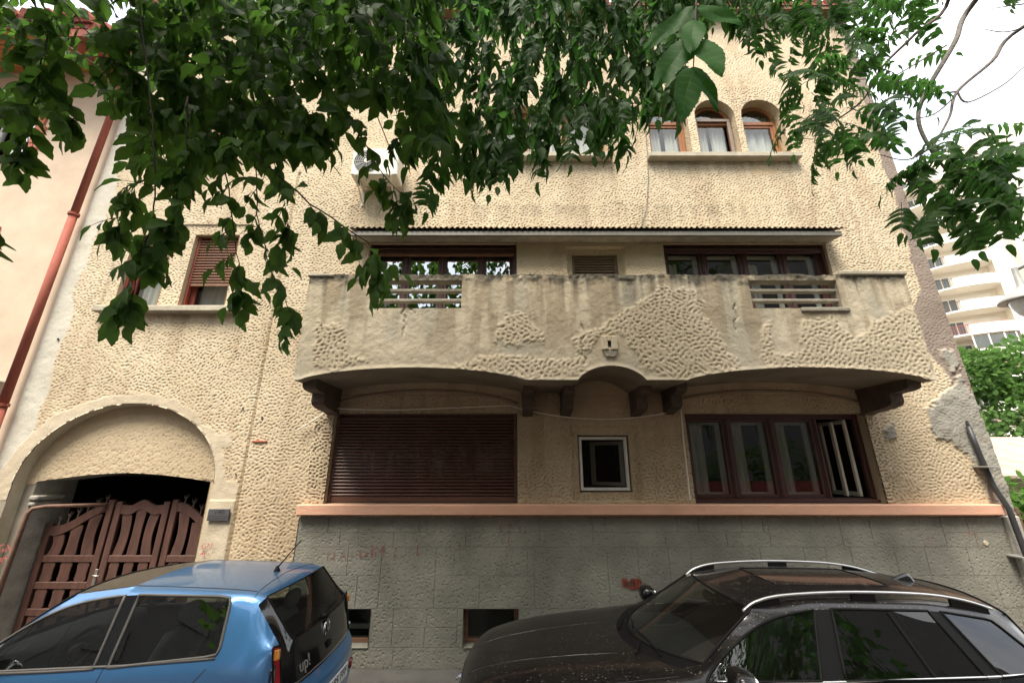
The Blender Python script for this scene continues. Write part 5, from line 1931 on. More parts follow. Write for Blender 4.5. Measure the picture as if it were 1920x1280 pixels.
# tree of heaven leaning in from the right
th_ = Tree(thing('tree_of_heaven', 'tree with long feathery leaves and grey limbs leaning in from the upper right', 'tree', (4.6, -4.3, 0)), 'leaf_heaven', 'heaven')
MB().tube([(4.6, -4.3, -.05), (4.6, -4.2, 1.5), (4.55, -3.9, 3.4), (4.5, -3.2, 5.2)], [.2, .17, .15, .12], 14).build('trunk', 'bark_grey', th_.root, smooth=True)
YB = 3.1
a1_, a2_, a3_ = P(1830, 0, YB), P(1920, 50, YB), P(1780, -5, YB)
limb(th_, [(4.5, -3.2, 5.2), (4.9, -.6, 6.9), (4.6, 1.6, 7.0), a1_, P(1790, 80, YB), P(1735, 175, YB), P(1722, 225, YB), P(1742, 275, YB), P(1775, 320, YB), P(1800, 350, YB)], .036, .008, 'bark_grey')
limb(th_, [(4.5, -3.2, 5.2), (5.2, -.4, 6.4), (5.3, 1.8, 6.3), a2_, P(1860, 115, YB), P(1795, 172, YB), P(1780, 220, YB), P(1748, 278, YB)], .028, .008, 'bark_grey')
limb(th_, [(4.5, -3.2, 5.2), (4.0, .2, 7.3), (3.6, 2.0, 7.3), a3_, P(1715, 65, YB), P(1655, 125, YB), P(1620, 185, YB), P(1570, 225, YB)], .028, .006, 'bark')
limb(th_, [(4.0, .2, 7.3), (2.4, 1.4, 7.2), P(1300, -120, 2.9), P(1150, 60, 2.9), P(1075, 150, 2.9), P(1020, 215, 2.9)], .030, .006, 'bark')
for pts in ([(1795, 172), (1730, 178), (1670, 175), (1640, 155)], [(1745, 278), (1700, 300), (1650, 290)], [(1795, 172), (1815, 192), (1880, 160), (1915, 130), (1945, 110)], [(1775, 85), (1700, 130), (1655, 155)], [(1655, 125), (1600, 130), (1560, 122)], [(1775, 320), (1790, 345), (1770, 400)],
            [(1940, 5), (1890, 12), (1850, 18)], [(1950, 40), (1890, 60), (1845, 55)], [(1795, 176), (1750, 215), (1690, 225)]):
    p3 = [P(a, b, YB) for a, b in pts]
    MB().tube(smooth_path(p3, 5), .009, 6, r2=.003).build('branch', 'bark_grey', th_.root, smooth=True)
C1 = [(760, -80), (1285, -80), (1262, 150), (1200, 215), (1150, 255), (1100, 250), (1060, 230), (1010, 255), (960, 290), (900, 320), (830, 310), (770, 290)]
R1 = [(1380, -80), (1780, -80), (1720, 40), (1690, 170), (1680, 270), (1610, 290), (1550, 300), (1500, 290), (1480, 220), (1430, 110), (1400, 60)]
R2 = [(1680, 330), (1720, 280), (1780, 270), (1850, 250), (1940, 230), (1960, 300), (1960, 400), (1880, 400), (1790, 410), (1700, 410)]
R3 = [(1870, -70), (1980, -70), (1980, 30), (1900, 30)]
C2 = [(830, -90), (1420, -90), (1400, 40), (1260, 50), (1100, 90), (840, 90)]
R5 = [(1370, -95), (1680, -95), (1640, 40), (1480, 60), (1390, 40)]
R4 = [(1225, -80), (1410, -80), (1400, 90), (1340, 30), (1250, 30)]
for poly, n, y0, y1, sz, ln in ((C1, 430, 2.4, 3.5, .135, .40), (C2, 170, 2.6, 3.8, .135, .38), (R1, 120, 2.6, 3.6, .098, .50), (R5, 60, 2.6, 3.6, .10, .46), (R2, 66, 2.7, 3.4, .105, .50), (R3, 12, 2.8, 3.2, .095, .42), (R4, 60, 2.6, 3.3, .105, .36)):
    for px_, py_ in sample(poly, n, th_.rnd):
        rx = th_.rnd
        d = Vector((rx.uniform(-1, 1), rx.uniform(-.6, .5), rx.uniform(-1.1, .15)))
        if poly is C1:
            d = Vector((rx.uniform(-.7, .7), rx.uniform(-.5, .4), rx.uniform(-1.5, -.3)))
        fl_ = poly in (R1, R2, R3, R5)
        if fl_:
            d = Vector((rx.uniform(-1, 1), rx.uniform(-.8, .6), rx.uniform(-.7, .25)))
        th_.compound(P(px_, py_ - 20, rx.uniform(y0, y1)), d, ln * rx.uniform(.75, 1.15), rx.choice([6, 7, 8]) if fl_ else rx.choice([4, 5, 6]), sz, spread=.8 if fl_ else 1.3, flat=fl_)
for (px_, py_), Yd, d, ln in (((1010, 265), 2.5, (-.12, -.1, -1), .40), ((1065, 240), 2.6, (.05, -.1, -1), .38), ((885, 290), 2.5, (.1, 0, -1), .34), ((1180, 190), 2.6, (.0, 0, -1), .34),
                              ((800, 330), 2.4, (.1, 0, -1), .32), ((935, 290), 2.6, (-.1, 0, -1), .30), ((1120, 220), 2.7, (.1, 0, -1), .34), ((1530, 240), 2.9, (-.35, -.1, -1), .50), ((1590, 250), 2.9, (-.2, 0, -1), .42),
                              ((1480, 130), 3.0, (-.3, 0, -1), .40), ((1740, 400), 2.8, (-.25, 0, -1), .34), ((1850, 390), 2.8, (-.05, 0, -1), .36), ((1800, 400), 2.7, (.2, 0, -1), .34), ((1690, 380), 2.8, (-.3, 0, -1), .30)):
    th_.compound(P(px_, py_, Yd), d, ln, 6, .10, spread=.6, flat=True)
for (px_, py_), dx in (((1640, 200), 1), ((1650, 150), 1), ((1630, 110), 1), ((1620, 60), 1), ((1640, 255), 1), ((1760, 290), 1), ((1800, 300), 1)):
    th_.compound(P(px_ - 40, py_, 3.0), (1.0, -.1, .12), .46, 8, .095, spread=.5, flat=True)


def overhead(tree, blobs, n, size, seed):
    """unseen rest of the crown over and behind the camera, shaped to block sun and sky"""
    r = random.Random(seed)
    for i in range(n):
        (cx, cy, cz), (ax, ay, az) = blobs[i % len(blobs)]
        while True:
            v = Vector((r.uniform(-1, 1), r.uniform(-1, 1), r.uniform(-1, 1)))
            if v.length < 1 and mnoise.noise(v * 2.0 + Vector((seed, i % len(blobs), 0))) > -.22:
                break
        tree.leaf((cx + v.x * ax, cy + v.y * ay, cz + v.z * az), (r.uniform(-1, 1), r.uniform(-1, 1), r.uniform(-1.4, .2)), Vector((r.uniform(-1, 1), r.uniform(-1, 1), r.uniform(-.2, 1))), size * r.uniform(.7, 1.3), 'card')


overhead(be, [((-2.5, -4.0, 6.6), (3.2, 2.0, 1.8)), ((-6.0, -4.4, 6.2), (2.6, 1.6, 1.7)), ((.4, -4.6, 6.0), (2.4, 1.5, 1.5))], 2600, .30, 3)
overhead(be, [((-7.4, 1.0, 6.0), (1.7, 1.1, .6)), ((-5.0, .9, 6.1), (1.7, 1.1, .6)), ((-2.6, 1.0, 6.1), (1.7, 1.1, .6)), ((-.2, .9, 6.1), (1.7, 1.1, .6)), ((2.0, 1.0, 6.2), (1.7, 1.1, .6))], 3300, .26, 9)  # leaf layer out of view, placed to keep the sun off the cars
overhead(th_, [((4.6, -4.4, 7.6), (3.2, 2.0, 2.6)), ((8.2, -4.8, 8.0), (2.8, 1.8, 2.8)), ((6.2, -4.6, 5.0), (2.6, 1.5, 1.4))], 3000, .30, 5)
# the spray that hangs close to the camera
limb(th_, [(2.4, 1.4, 7.2), (1.2, 1.0, 4.6), P(1335, -160, .64), P(1312, -30, .62)], .03, .005, 'twig')
rx = random.Random(9)
base = [P(1308, -62, .62), P(1306, -12, .62), P(1304, 28, .62), P(1303, 73, .62), P(1300, 128, .62)]
th_.stalk.tube(base, .0026, 6, r2=.0012)
for (px_, py_), (tx_, ty_), sz in (((1306, 0), (1210, 5), .120), ((1306, 0), (1395, -20), .125), ((1305, 35), (1222, 95), .135), ((1305, 38), (1405, 60), .125), ((1303, 92), (1228, 180), .145), ((1303, 95), (1380, 180), .130), ((1300, 150), (1283, 240), .140), ((1301, 148), (1345, 215), .105), ((1305, 60), (1290, 170), .12)):
    p_, q_ = P(px_, py_ - 22, .62), P(tx_, ty_ - 22, .62 + rx.uniform(-.05, .05))
    th_.leaf(p_, q_ - p_, Vector((rx.uniform(-.25, .25), -1, rx.uniform(-.1, .35))), sz * .98, 'fine')
be.finish()
th_.finish()


# ------------------------------------------------------------------ greenery and small structures behind
def clump_tree(name, label, cat, base, blobs, n, size, m, trunk=None, seed=1):
    root = thing(name, label, cat, base)
    t = Tree(root, m, 'card')
    r = random.Random(seed)
    for i in range(n):
        (cx, cy, cz), (rx_, ry_, rz_) = blobs[i % len(blobs)]
        while True:
            v = Vector((r.uniform(-1, 1), r.uniform(-1, 1), r.uniform(-1, 1)))
            if .35 < v.length < 1 and mnoise.noise(v * 2.2 + Vector((seed, i % len(blobs), 0))) > -.18:
                break
        pos = (cx + v.x * rx_, cy + v.y * ry_, cz + v.z * rz_)
        d = v.normalized() + Vector((r.uniform(-.8, .8), r.uniform(-.8, .8), r.uniform(-.9, .4)))
        t.leaf(pos, d, Vector((r.uniform(-1, 1), r.uniform(-1, 1), r.uniform(.2, 1.2))), size * r.uniform(.7, 1.3))
    if trunk:
        MB().tube(trunk[0], trunk[1], 8).build('trunk', 'bark', root, smooth=True)
        for (c, rr) in blobs:
            MB().tube([trunk[0][-1], c], trunk[1][-1] * .5, 6, r2=.02).build('branch', 'bark', root, smooth=True)
    t.finish(n_single=0)
    for ch in root.children:
        if ch.name.startswith('foliage'):
            ch.name = 'crown'
    return root


clump_tree('leafy_tree', 'round pale green tree behind the right corner of the house', 'tree', (29.0, 22.5, 0),
           [((29.5, 23, 6.2), (4.2, 3, 2.9)), ((27.4, 22, 4.6), (3.0, 2.6, 2.4)), ((30.5, 22.5, 4.4), (4.0, 2.8, 2.5)), ((26.6, 22.6, 7.4), (1.6, 1.6, 1.5)), ((29.2, 22, 7.6), (2.2, 2, 1.8))], 5200, .34, 'leaf_far',
           ([(29.0, 22.5, 0), (29.1, 22.5, 2.2), (29.0, 22.6, 3.6)], [.28, .22, .16]), 4)
clump_tree('climbing_vine', 'bright green bush of broad leaves above the wire fence', 'bush', (11.0, 9.2, 0),
           [((11.1, 9.2, 1.85), (.95, .5, .42)), ((10.6, 9.2, 1.55), (.5, .4, .35)), ((11.6, 9.3, 1.3), (.8, .5, .6))], 620, .16, 'leaf_vine',
           ([(11.0, 9.2, 0), (11.0, 9.2, .8), (11.05, 9.2, 1.3)], [.05, .04, .03]), 5)
shed = thing('shed', 'low shed with a pale sheet roof and a red tiled edge behind the fence', 'shed', (15.5, 12.5, 0))
MB().box(13.2, 18.0, 11.6, 14.5, 0, 2.15).build('wall', 'plaster', shed)
MB().prism([(11.2, 2.12), (14.8, 3.35), (14.8, 3.42), (11.2, 2.19)], 0, 13.0, 18.4).build('roof', 'shed_white', shed)
MB().prism([(11.9, 2.45), (14.8, 3.44), (14.8, 3.50), (11.9, 2.52)], 0, 12.4, 13.9).build('tile_strip', 'red_tile', shed)
wf = thing('wire_fence', 'rusty wire mesh fence beside the right corner of the house', 'fence', (9.5, 8.1, 0))
fm_ = MB()
for i in range(46):
    fm_.tube([(8.0 + i * .1, 8.1, .1), (8.0 + i * .1, 8.1, 1.62)], .004, 3, cap=False)
for i in range(16):
    fm_.tube([(8.0, 8.1, .1 + i * .1), (12.6, 8.1, .1 + i * .1)], .004, 3, cap=False)
o = fm_.build('wire_mesh', 'rust_pipe', wf)
o['kind'] = 'stuff'
for i in range(4):
    MB().tube([(8.0 + i * 1.53, 8.13, 0), (8.0 + i * 1.53, 8.13, 1.7)], .03, 8).build('post', 'rust_pipe', wf)
sl = thing('street_lamp', 'street lamp with a wide pale disc shade at the right edge', 'street lamp', (11.95, 8.45, 0))
lc = P(1925, 562, 8.4)
MB().tube([(12.6, 8.45, 0), (12.6, 8.45, lc.z + .8), (12.3, 8.44, lc.z + 1.0), (lc.x, 8.4, lc.z + .75)], .05, 10).build('post', 'metal_grey', sl, smooth=True)
MB().lathe([(.05, .8), (.07, .34), (.14, .26), (.40, .07), (.45, .0), (.44, -.02), (.30, -.02)], (lc.x, 8.4, lc.z), 2, 32).build('lamp_shade', 'metal_grey', sl, smooth=True)
MB().lathe([(.29, -.015), (.26, -.16), (.18, -.32), (.10, -.40), (0, -.42)], (lc.x, 8.4, lc.z), 2, 24).build('diffuser', 'lamp_clear', sl, smooth=True)

# ------------------------------------------------------------------ across the street, behind the camera
ob = thing('apartment_block', 'grey apartment block across the street to the left of the low house', 'building', (-24, -16, 0))
MB().box(-34, -13, -28, -16, 0, 19).build('wall', 'tower_grey', ob)
w0 = None
for i in range(6):
    for k_ in range(6):
        xx, zz = -33 + i * 3.55, 1.4 + k_ * 2.85
        if w0 is None:
            w0 = MB().box(xx, xx + 1.5, -16, -15.93, zz, zz + 1.4).build('window', 'tower_glass', ob, origin=(xx, -16, zz))
        else:
            copy_obj(w0, (xx, -16, zz), ob)
for lbl, xa, xb, hh in (('tall wide apartment block across the street to the right of the low house', 2, 62, 21), ('unseen grey block added at the far left end across the street', -76, -35, 18)):  # row lengthened both ways, added to shut out low sky along the street
    ob2 = thing('apartment_block', lbl, 'building', (xa, -16, 0))
    MB().box(xa, xb, -28, -16, 0, hh).build('wall', 'tower_grey', ob2)
    for i in range(int((xb - xa) / 3.6)):
        for k_ in range(6):
            copy_obj(w0, (xa + 1 + i * 3.55, -16, 1.4 + k_ * 2.85), ob2)
lh = thing('low_house', 'low house with a red roof across the street between the apartment blocks', 'house', (-5.5, -16, 0))
MB().box(-12.5, 1.5, -26, -16, 0, 5.2).build('wall', 'peach', lh)
MB().prism([(-15.6, 5.2), (-21, 7.6), (-26.4, 5.2)], 0, -12.8, 1.8).build('roof', 'red_tile', lh)
for i in range(4):
    copy_obj(w0, (-11.3 + i * 3.3, -16, 1.5), lh)
rfence = thing('red_fence', 'dark red metal fence along the opposite pavement', 'fence', (0, -6, 0))
p0 = None
for i in range(24):
    xx = -18 + i * 1.5
    if p0 is None:
        p0 = MB().box(xx, xx + 1.46, -6.03, -6, .05, 1.75, .005).build('panel', 'rail_red', rfence, origin=(xx, -6, .05))
    else:
        copy_obj(p0, (xx, -6, .05), rfence)
hedge = clump_tree('garden_hedge', 'dense green hedge above the dark red fence', 'hedge', (0, -7.2, 0),
                   [((-16 + i * 2.4, -7.4, 2.1 + .5 * math.sin(i * 1.7)), (1.7, .8, 1.1)) for i in range(15)], 4500, .22, 'leaf_elder', None, 8)

# ------------------------------------------------------------------ parked cars
def car_shell(root, x0, yc, stations, face_mat, mats, levels=3):
    """body from a cage of cross sections (half, mirrored), smoothed, then split by material into parts"""
    ns, nr = len(stations), len(stations[0])
    vs, fs, fm = [], [], []
    idx = {}
    for i, st in enumerate(stations):
        for j, (x, y, z) in enumerate(st):
            for s in (1, -1):
                if j == nr - 1 and s == -1:
                    idx[i, j, s] = idx[i, j, 1]
                    continue
                idx[i, j, s] = len(vs)
                vs.append((x0 + x, yc + s * y, z))
    for i in range(ns - 1):
        for j in range(nr - 1):
            k = face_mat(i, j)
            for s in (1, -1):
                q = [idx[i, j, s], idx[i + 1, j, s], idx[i + 1, j + 1, s], idx[i, j + 1, s]]
                fs.append(q if s == 1 else q[::-1])
                fm.append(k)
    me = bpy.data.meshes.new('shell')
    off = wloc(root)
    me.from_pydata([tuple(Vector(v) - off) for v in vs], [], fs)
    names = list(mats)
    me.polygons.foreach_set('material_index', [names.index(k) for k in fm])
    me.update()
    bm = bmesh.new()
    bm.from_mesh(me)
    cl = bm.edges.layers.float.new('crease_edge')
    for e in bm.edges:
        ms = {f.material_index for f in e.link_faces}
        if len(ms) > 1:
            e[cl] = 1.0
    cv = bm.verts.layers.float.new('crease_vert')
    for v in bm.verts:
        ce = [e for e in v.link_edges if e[cl] > 0]
        if len(ce) == 2:
            d0 = (ce[0].other_vert(v).co - v.co).normalized()
            d1 = (ce[1].other_vert(v).co - v.co).normalized()
            if d0.dot(d1) > -.65:
                v[cv] = .75
    bm.to_mesh(me)
    bm.free()
    o = bpy.data.objects.new('shell', me)
    COL.objects.link(o)
    sub = o.modifiers.new('s', 'SUBSURF')
    sub.levels = levels
    sub.render_levels = levels
    em = bpy.data.meshes.new_from_object(o.evaluated_get(bpy.context.evaluated_depsgraph_get()))
    bpy.data.objects.remove(o)
    bm = bmesh.new()
    bm.from_mesh(em)
    bmesh.ops.recalc_face_normals(bm, faces=bm.faces)
    # outward test
    c = sum((f.normal.z for f in bm.faces if f.calc_center_median().z > 1.3), 0)
    if c < 0:
        bmesh.ops.reverse_faces(bm, faces=bm.faces)
    bvh = BVHTree.FromBMesh(bm)
    parts = {}
    for mi, nm in enumerate(names):
        todo = {f for f in bm.faces if f.material_index == mi}
        comps = []
        while todo:
            f0 = todo.pop()
            st, comp = [f0], [f0]
            while st:
                f = st.pop()
                for e in f.edges:
                    for g_ in e.link_faces:
                        if g_ in todo:
                            todo.remove(g_)
                            st.append(g_)
                            comp.append(g_)
            comps.append(comp)
        if nm[0] == 'body':
            comps = [[f for c_ in comps for f in c_]]
        for comp in comps:
            vm, co, ff = {}, [], []
            for f in comp:
                q = []
                for v in f.verts:
                    if v not in vm:
                        vm[v] = len(co)
                        co.append(v.co.copy())
                    q.append(vm[v])
                ff.append(q)
            pm = bpy.data.meshes.new(nm[0])
            pm.from_pydata([tuple(v) for v in co], [], ff)
            pm.polygons.foreach_set('use_smooth', [True] * len(ff))
            pm.materials.append(M[nm[1]])
            po = bpy.data.objects.new(nm[0], pm)
            COL.objects.link(po)
            po.parent = root
            if nm[2]:
                # seal round the opening: the boundary loop of this patch
                cs = set(comp)
                be_ = [e for f in comp for e in f.edges if sum(1 for g_ in e.link_faces if g_ in cs) == 1]
                nx = {}
                for e in be_:
                    a, b = e.verts
                    nx.setdefault(a, []).append(b)
                    nx.setdefault(b, []).append(a)
                if be_:
                    s0 = be_[0].verts[0]
                    loop, prev, cur = [s0], None, s0
                    for _ in range(len(be_)):
                        cand = [v for v in nx[cur] if v is not prev]
                        prev, cur = cur, cand[0]
                        if cur is s0:
                            break
                        loop.append(cur)
                    pts = [v.co + off + v.normal * .003 for v in loop]
                    pts.append(pts[0])
                    MB().tube(pts, nm[2], 6, cap=False).build('window_seal', nm[3], po, smooth=True)
            parts.setdefault(nm[0], []).append(po)
    bm.free()
    return parts, bvh


def on_body(bvh, root, pts, d, lift=.002):
    """points cast on the body along d (world)"""
    off = wloc(root)
    d = Vector(d)
    out = []
    for p in pts:
        p = Vector(p)
        hit = bvh.ray_cast(p - off - d * 3, d, 6)
        if hit[0] is not None:
            n = hit[1] if hit[1].dot(d) < 0 else -hit[1]
            out.append(hit[0] + off + n * lift)
    return out


def seam(bvh, root, pts, d, r=.0035, name='panel_gap', m='black', sub=10):
    fine = []
    for a, b in zip(pts[:-1], pts[1:]):
        a, b = Vector(a), Vector(b)
        fine += [a.lerp(b, i / sub) for i in range(sub)]
    fine.append(Vector(pts[-1]))
    q = on_body(bvh, root, fine, d, .0)
    # drop jumps
    run = [q[0]] if q else []
    for p in q[1:]:
        if (p - run[-1]).length < .25:
            run.append(p)
    if len(run) > 2:
        return MB().tube(run, r, 5, cap=False).build(name, m, root, smooth=True)


def blob_mesh(mb, c, r, n=12, m=8, p=2.0, cut=None):
    """rounded lump (superellipsoid)"""
    vs, fs = [], []
    sg = lambda v, e: math.copysign(abs(v) ** e, v)
    e = 2 / p
    for i in range(m + 1):
        a = -PI / 2 + PI * i / m
        for k in range(n):
            b = 2 * PI * k / n
            vs.append((c[0] + r[0] * sg(math.cos(a), e) * sg(math.cos(b), e), c[1] + r[1] * sg(math.cos(a), e) * sg(math.sin(b), e), c[2] + r[2] * sg(math.sin(a), e)))
    for i in range(m):
        for k in range(n):
            fs.append((i * n + k, i * n + (k + 1) % n, (i + 1) * n + (k + 1) % n, (i + 1) * n + k))
    return mb.add(vs, fs)


def wheel(root, x, y, r, side):
    w = MB().lathe([(r * .62, -.10), (r * .93, -.105), (r, -.07), (r, .07), (r * .93, .105), (r * .62, .10), (r * .62, -.10)], (x, y, r), 1, 28).build('wheel', 'tyre', root, smooth=True)
    MB().lathe([(r * .63, .06 * side), (r * .60, .085 * side), (r * .55, .05 * side), (r * .18, .06 * side), (r * .12, .085 * side), (0, .09 * side)], (x, y, r), 1, 24).build('rim', 'alu', w, smooth=True)
    rr = r * 1.10
    MB().tube([(x + rr * math.cos(t), y + side * .035, r + rr * math.sin(t)) for t in np.linspace(-.15, PI + .15, 24)], .045, 6).build('wheel_arch', 'trim_black', root)


def seat(root, x, y, z, mtl, head=True, w=.25):
    s = MB()
    blob_mesh(s, (x - .12, y, z), (.27, w, .10), 14, 8, 3)
    bk = MB()
    n = 7
    vs, fs = [], []
    for i in range(n + 1):
        t = i / n
        xx = x + .12 + .22 * t
        zz = z + .02 + .58 * t
        ww = w * (1 - .18 * t * t)
        for k in range(12):
            a = 2 * PI * k / 12
            vs.append((xx + .075 * math.copysign(abs(math.cos(a)) ** .6, math.cos(a)) * (1 - .3 * t), y + ww * math.copysign(abs(math.sin(a)) ** .7, math.sin(a)), zz))
    for i in range(n):
        for k in range(12):
            fs.append((i * 12 + k, i * 12 + (k + 1) % 12, (i + 1) * 12 + (k + 1) % 12, (i + 1) * 12 + k))
    fs.append(tuple(n * 12 + k for k in range(12)))
    bk.add(vs, fs)
    so = s.build('seat', mtl, root, smooth=True)
    bk.build('seat_back', mtl, so, smooth=True)
    if head:
        hr = MB()
        blob_mesh(hr, (x + .37, y, z + .70), (.06, w * .55, .09), 12, 8, 2.6)
        hr.build('head_rest', mtl, so, smooth=True)


def steering(root, x, y, z, emblem=True):
    rad, tilt = .185, R(24)
    u, v = Vector((0, 1, 0)), Vector((math.sin(tilt), 0, math.cos(tilt)))
    c = Vector((x, y, z))
    st = MB().tube([c + u * rad * math.cos(t) + v * rad * math.sin(t) for t in np.linspace(0, 2 * PI, 33)], .017, 8, cap=False)
    for t in (PI, 0, -PI / 2):
        st.tube([c, c + u * rad * math.cos(t) + v * rad * math.sin(t)], .02, 6)
    so = st.build('steering_wheel', 'trim_black', root, smooth=True)
    hb = MB()
    blob_mesh(hb, tuple(c), (.035, .075, .06), 12, 8, 2.4)
    hb.build('hub', 'cabin', so, smooth=True)


YC = 4.46
# ---- blue hatchback ----
HX, HL = -5.22, 3.56
hb = thing('parked_hatchback', 'small blue hatchback with a dark glass tailgate, a whip aerial and a dusty roof', 'car', (HX + 1.8, YC, 0), 'cars parked along the wall')
w = .82
HS = [
    [(.12, .50, .20), (.12, .52, .20), (.12, .55, .21), (.11, .56, .22), (.10, .48, .21), (.08, .38, .20), (.07, .25, .20), (.06, .12, .20), (.06, 0, .20)],
    [(.27, .72, .20), (.20, .76, .35), (.17, .77, .50), (.17, .74, .62), (.12, .64, .69), (.07, .50, .72), (.05, .34, .73), (.03, .17, .735), (.02, 0, .74)],
    [(.42, .77, .20), (.42, .81, .38), (.42, .82, .60), (.42, .79, .78), (.42, .70, .86), (.42, .52, .89), (.41, .36, .90), (.40, .18, .91), (.39, 0, .915)],
    [(.78, .78, .20), (.78, .82, .40), (.78, .825, .62), (.78, .80, .86), (.83, .765, .925), (.87, .70, .98), (.91, .63, .985), (.80, .33, .985), (.74, 0, .98)],
    [(.98, .78, .20), (.98, .82, .40), (.98, .825, .64), (.98, .80, .875), (.95, .775, .94), (.99, .70, 1.02), (1.0, .625, 1.03), (.87, .33, 1.025), (.81, 0, 1.02)],
    [(1.25, .78, .20), (1.25, .82, .40), (1.25, .825, .64), (1.25, .805, .885), (1.25, .775, .948), (1.22, .655, 1.21), (1.19, .575, 1.235), (1.10, .31, 1.235), (1.05, 0, 1.235)],
    [(1.55, .78, .20), (1.55, .82, .40), (1.55, .825, .64), (1.55, .805, .885), (1.56, .775, .955), (1.53, .605, 1.375), (1.46, .535, 1.415), (1.40, .29, 1.43), (1.38, 0, 1.44)],
    [(1.98, .78, .20), (1.98, .82, .40), (1.98, .825, .64), (1.98, .805, .90), (1.98, .77, .975), (1.93, .585, 1.42), (1.93, .525, 1.47), (1.93, .29, 1.49), (1.93, 0, 1.50)],
    [(2.09, .78, .20), (2.09, .82, .40), (2.09, .825, .64), (2.09, .805, .905), (2.09, .77, .982), (2.05, .583, 1.425), (2.05, .525, 1.472), (2.05, .29, 1.494), (2.05, 0, 1.503)],
    [(2.80, .78, .20), (2.80, .82, .40), (2.80, .825, .64), (2.86, .805, .96), (2.92, .755, 1.055), (2.84, .585, 1.41), (2.84, .53, 1.45), (2.84, .29, 1.475), (2.84, 0, 1.485)],
    [(3.05, .77, .20), (3.05, .81, .40), (3.05, .82, .64), (3.08, .80, .93), (3.12, .745, 1.06), (3.04, .60, 1.385), (3.08, .53, 1.425), (3.13, .29, 1.443), (3.15, 0, 1.45)],
    [(3.14, .77, .20), (3.14, .81, .40), (3.14, .82, .64), (3.14, .80, .93), (3.16, .735, 1.06), (3.08, .60, 1.355), (3.11, .53, 1.398), (3.16, .29, 1.415), (3.18, 0, 1.422)],
    [(3.26, .77, .20), (3.26, .80, .40), (3.28, .815, .64), (3.29, .795, .95), (3.325, .735, 1.10), (3.345, .665, 1.09), (3.385, .545, 1.085), (3.41, .29, 1.08), (3.42, 0, 1.08)],
    [(3.34, .75, .20), (3.34, .79, .40), (3.36, .80, .62), (3.37, .78, .70), (3.385, .73, .755), (3.415, .665, .755), (3.455, .53, .755), (3.485, .28, .755), (3.495, 0, .755)],
    [(3.42, .72, .20), (3.43, .76, .38), (3.43, .775, .56), (3.42, .75, .665), (3.43, .70, .705), (3.47, .63, .715), (3.515, .50, .72), (3.55, .27, .72), (3.56, 0, .72)],
    [(3.46, .66, .24), (3.48, .70, .36), (3.48, .72, .50), (3.47, .70, .60), (3.48, .66, .64), (3.51, .60, .655), (3.55, .48, .66), (3.585, .26, .665), (3.595, 0, .665)],
    [(3.44, .60, .22), (3.46, .62, .23), (3.47, .63, .24), (3.47, .62, .25), (3.47, .58, .25), (3.49, .50, .25), (3.52, .40, .25), (3.54, .22, .25), (3.55, 0, .25)],
]
HM = {('body', 'blue_paint', 0, ''): 0, ('windscreen', 'car_glass', .010, 'trim_black'): 1, ('side_window', 'car_glass_side', .011, 'seal_grey'): 2,
      ('door_pillar', 'gloss_black', 0, ''): 3, ('rear_window', 'car_glass', .006, 'trim_black'): 4, ('tailgate', 'gloss_black', 0, ''): 5, ('tail_light', 'lamp_red', .008, 'trim_black'): 6,
      ('front_roof', 'roof_dusty', 0, ''): 7}
HK = list(HM)


def hatch_face(i, j):
    if 4 <= i <= 5 and j >= 6:
        return HK[1]
    if j == 4 and i in (4, 5, 6, 8):
        return HK[2]
    if j == 4 and i == 7:
        return HK[3]
    if i == 11 and j >= 6:
        return HK[4]
    if i == 11 and j == 5 or i == 12 and j >= 5:
        return HK[5]
    if i == 12 and j == 4:
        return HK[6]
    if i == 6 and j >= 6:
        return HK[7]
    return HK[0]


parts, bvh = car_shell(hb, HX, YC, HS, hatch_face, HK)
NS = -1                                                    # the side that faces the street
ny = YC - 1.2
X_ = lambda u: HX + u
seam(bvh, hb, [(X_(2.06), ny, 1.02), (X_(2.06), ny, .98), (X_(2.03), ny, .70), (X_(2.0), ny, .25)], (0, 1, 0))
seam(bvh, hb, [(X_(.98), ny, .93), (X_(.95), ny, .6), (X_(1.0), ny, .25)], (0, 1, 0))
seam(bvh, hb, [(X_(2.86), ny, .98), (X_(2.70), ny, .80), (X_(2.62), ny, .5)], (0, 1, 0))
seam(bvh, hb, [(X_(3.02), YC - .56, 2), (X_(3.0), YC - .3, 2), (X_(2.98), YC, 2), (X_(3.0), YC + .3, 2), (X_(3.02), YC + .56, 2)], (0, 0, -1))
seam(bvh, hb, [(X_(1.45), YC - .50, 2), (X_(2.0), YC - .49, 2), (X_(3.0), YC - .5, 2)], (0, 0, -1), .005)
seam(bvh, hb, [(X_(1.45), YC + .50, 2), (X_(2.0), YC + .49, 2), (X_(3.0), YC + .5, 2)], (0, 0, -1), .005)
seam(bvh, hb, [(X_(.70), YC - .66, 2), (X_(.40), YC - .60, 2), (X_(.14), YC - .5, 2)], (0, 0, -1))
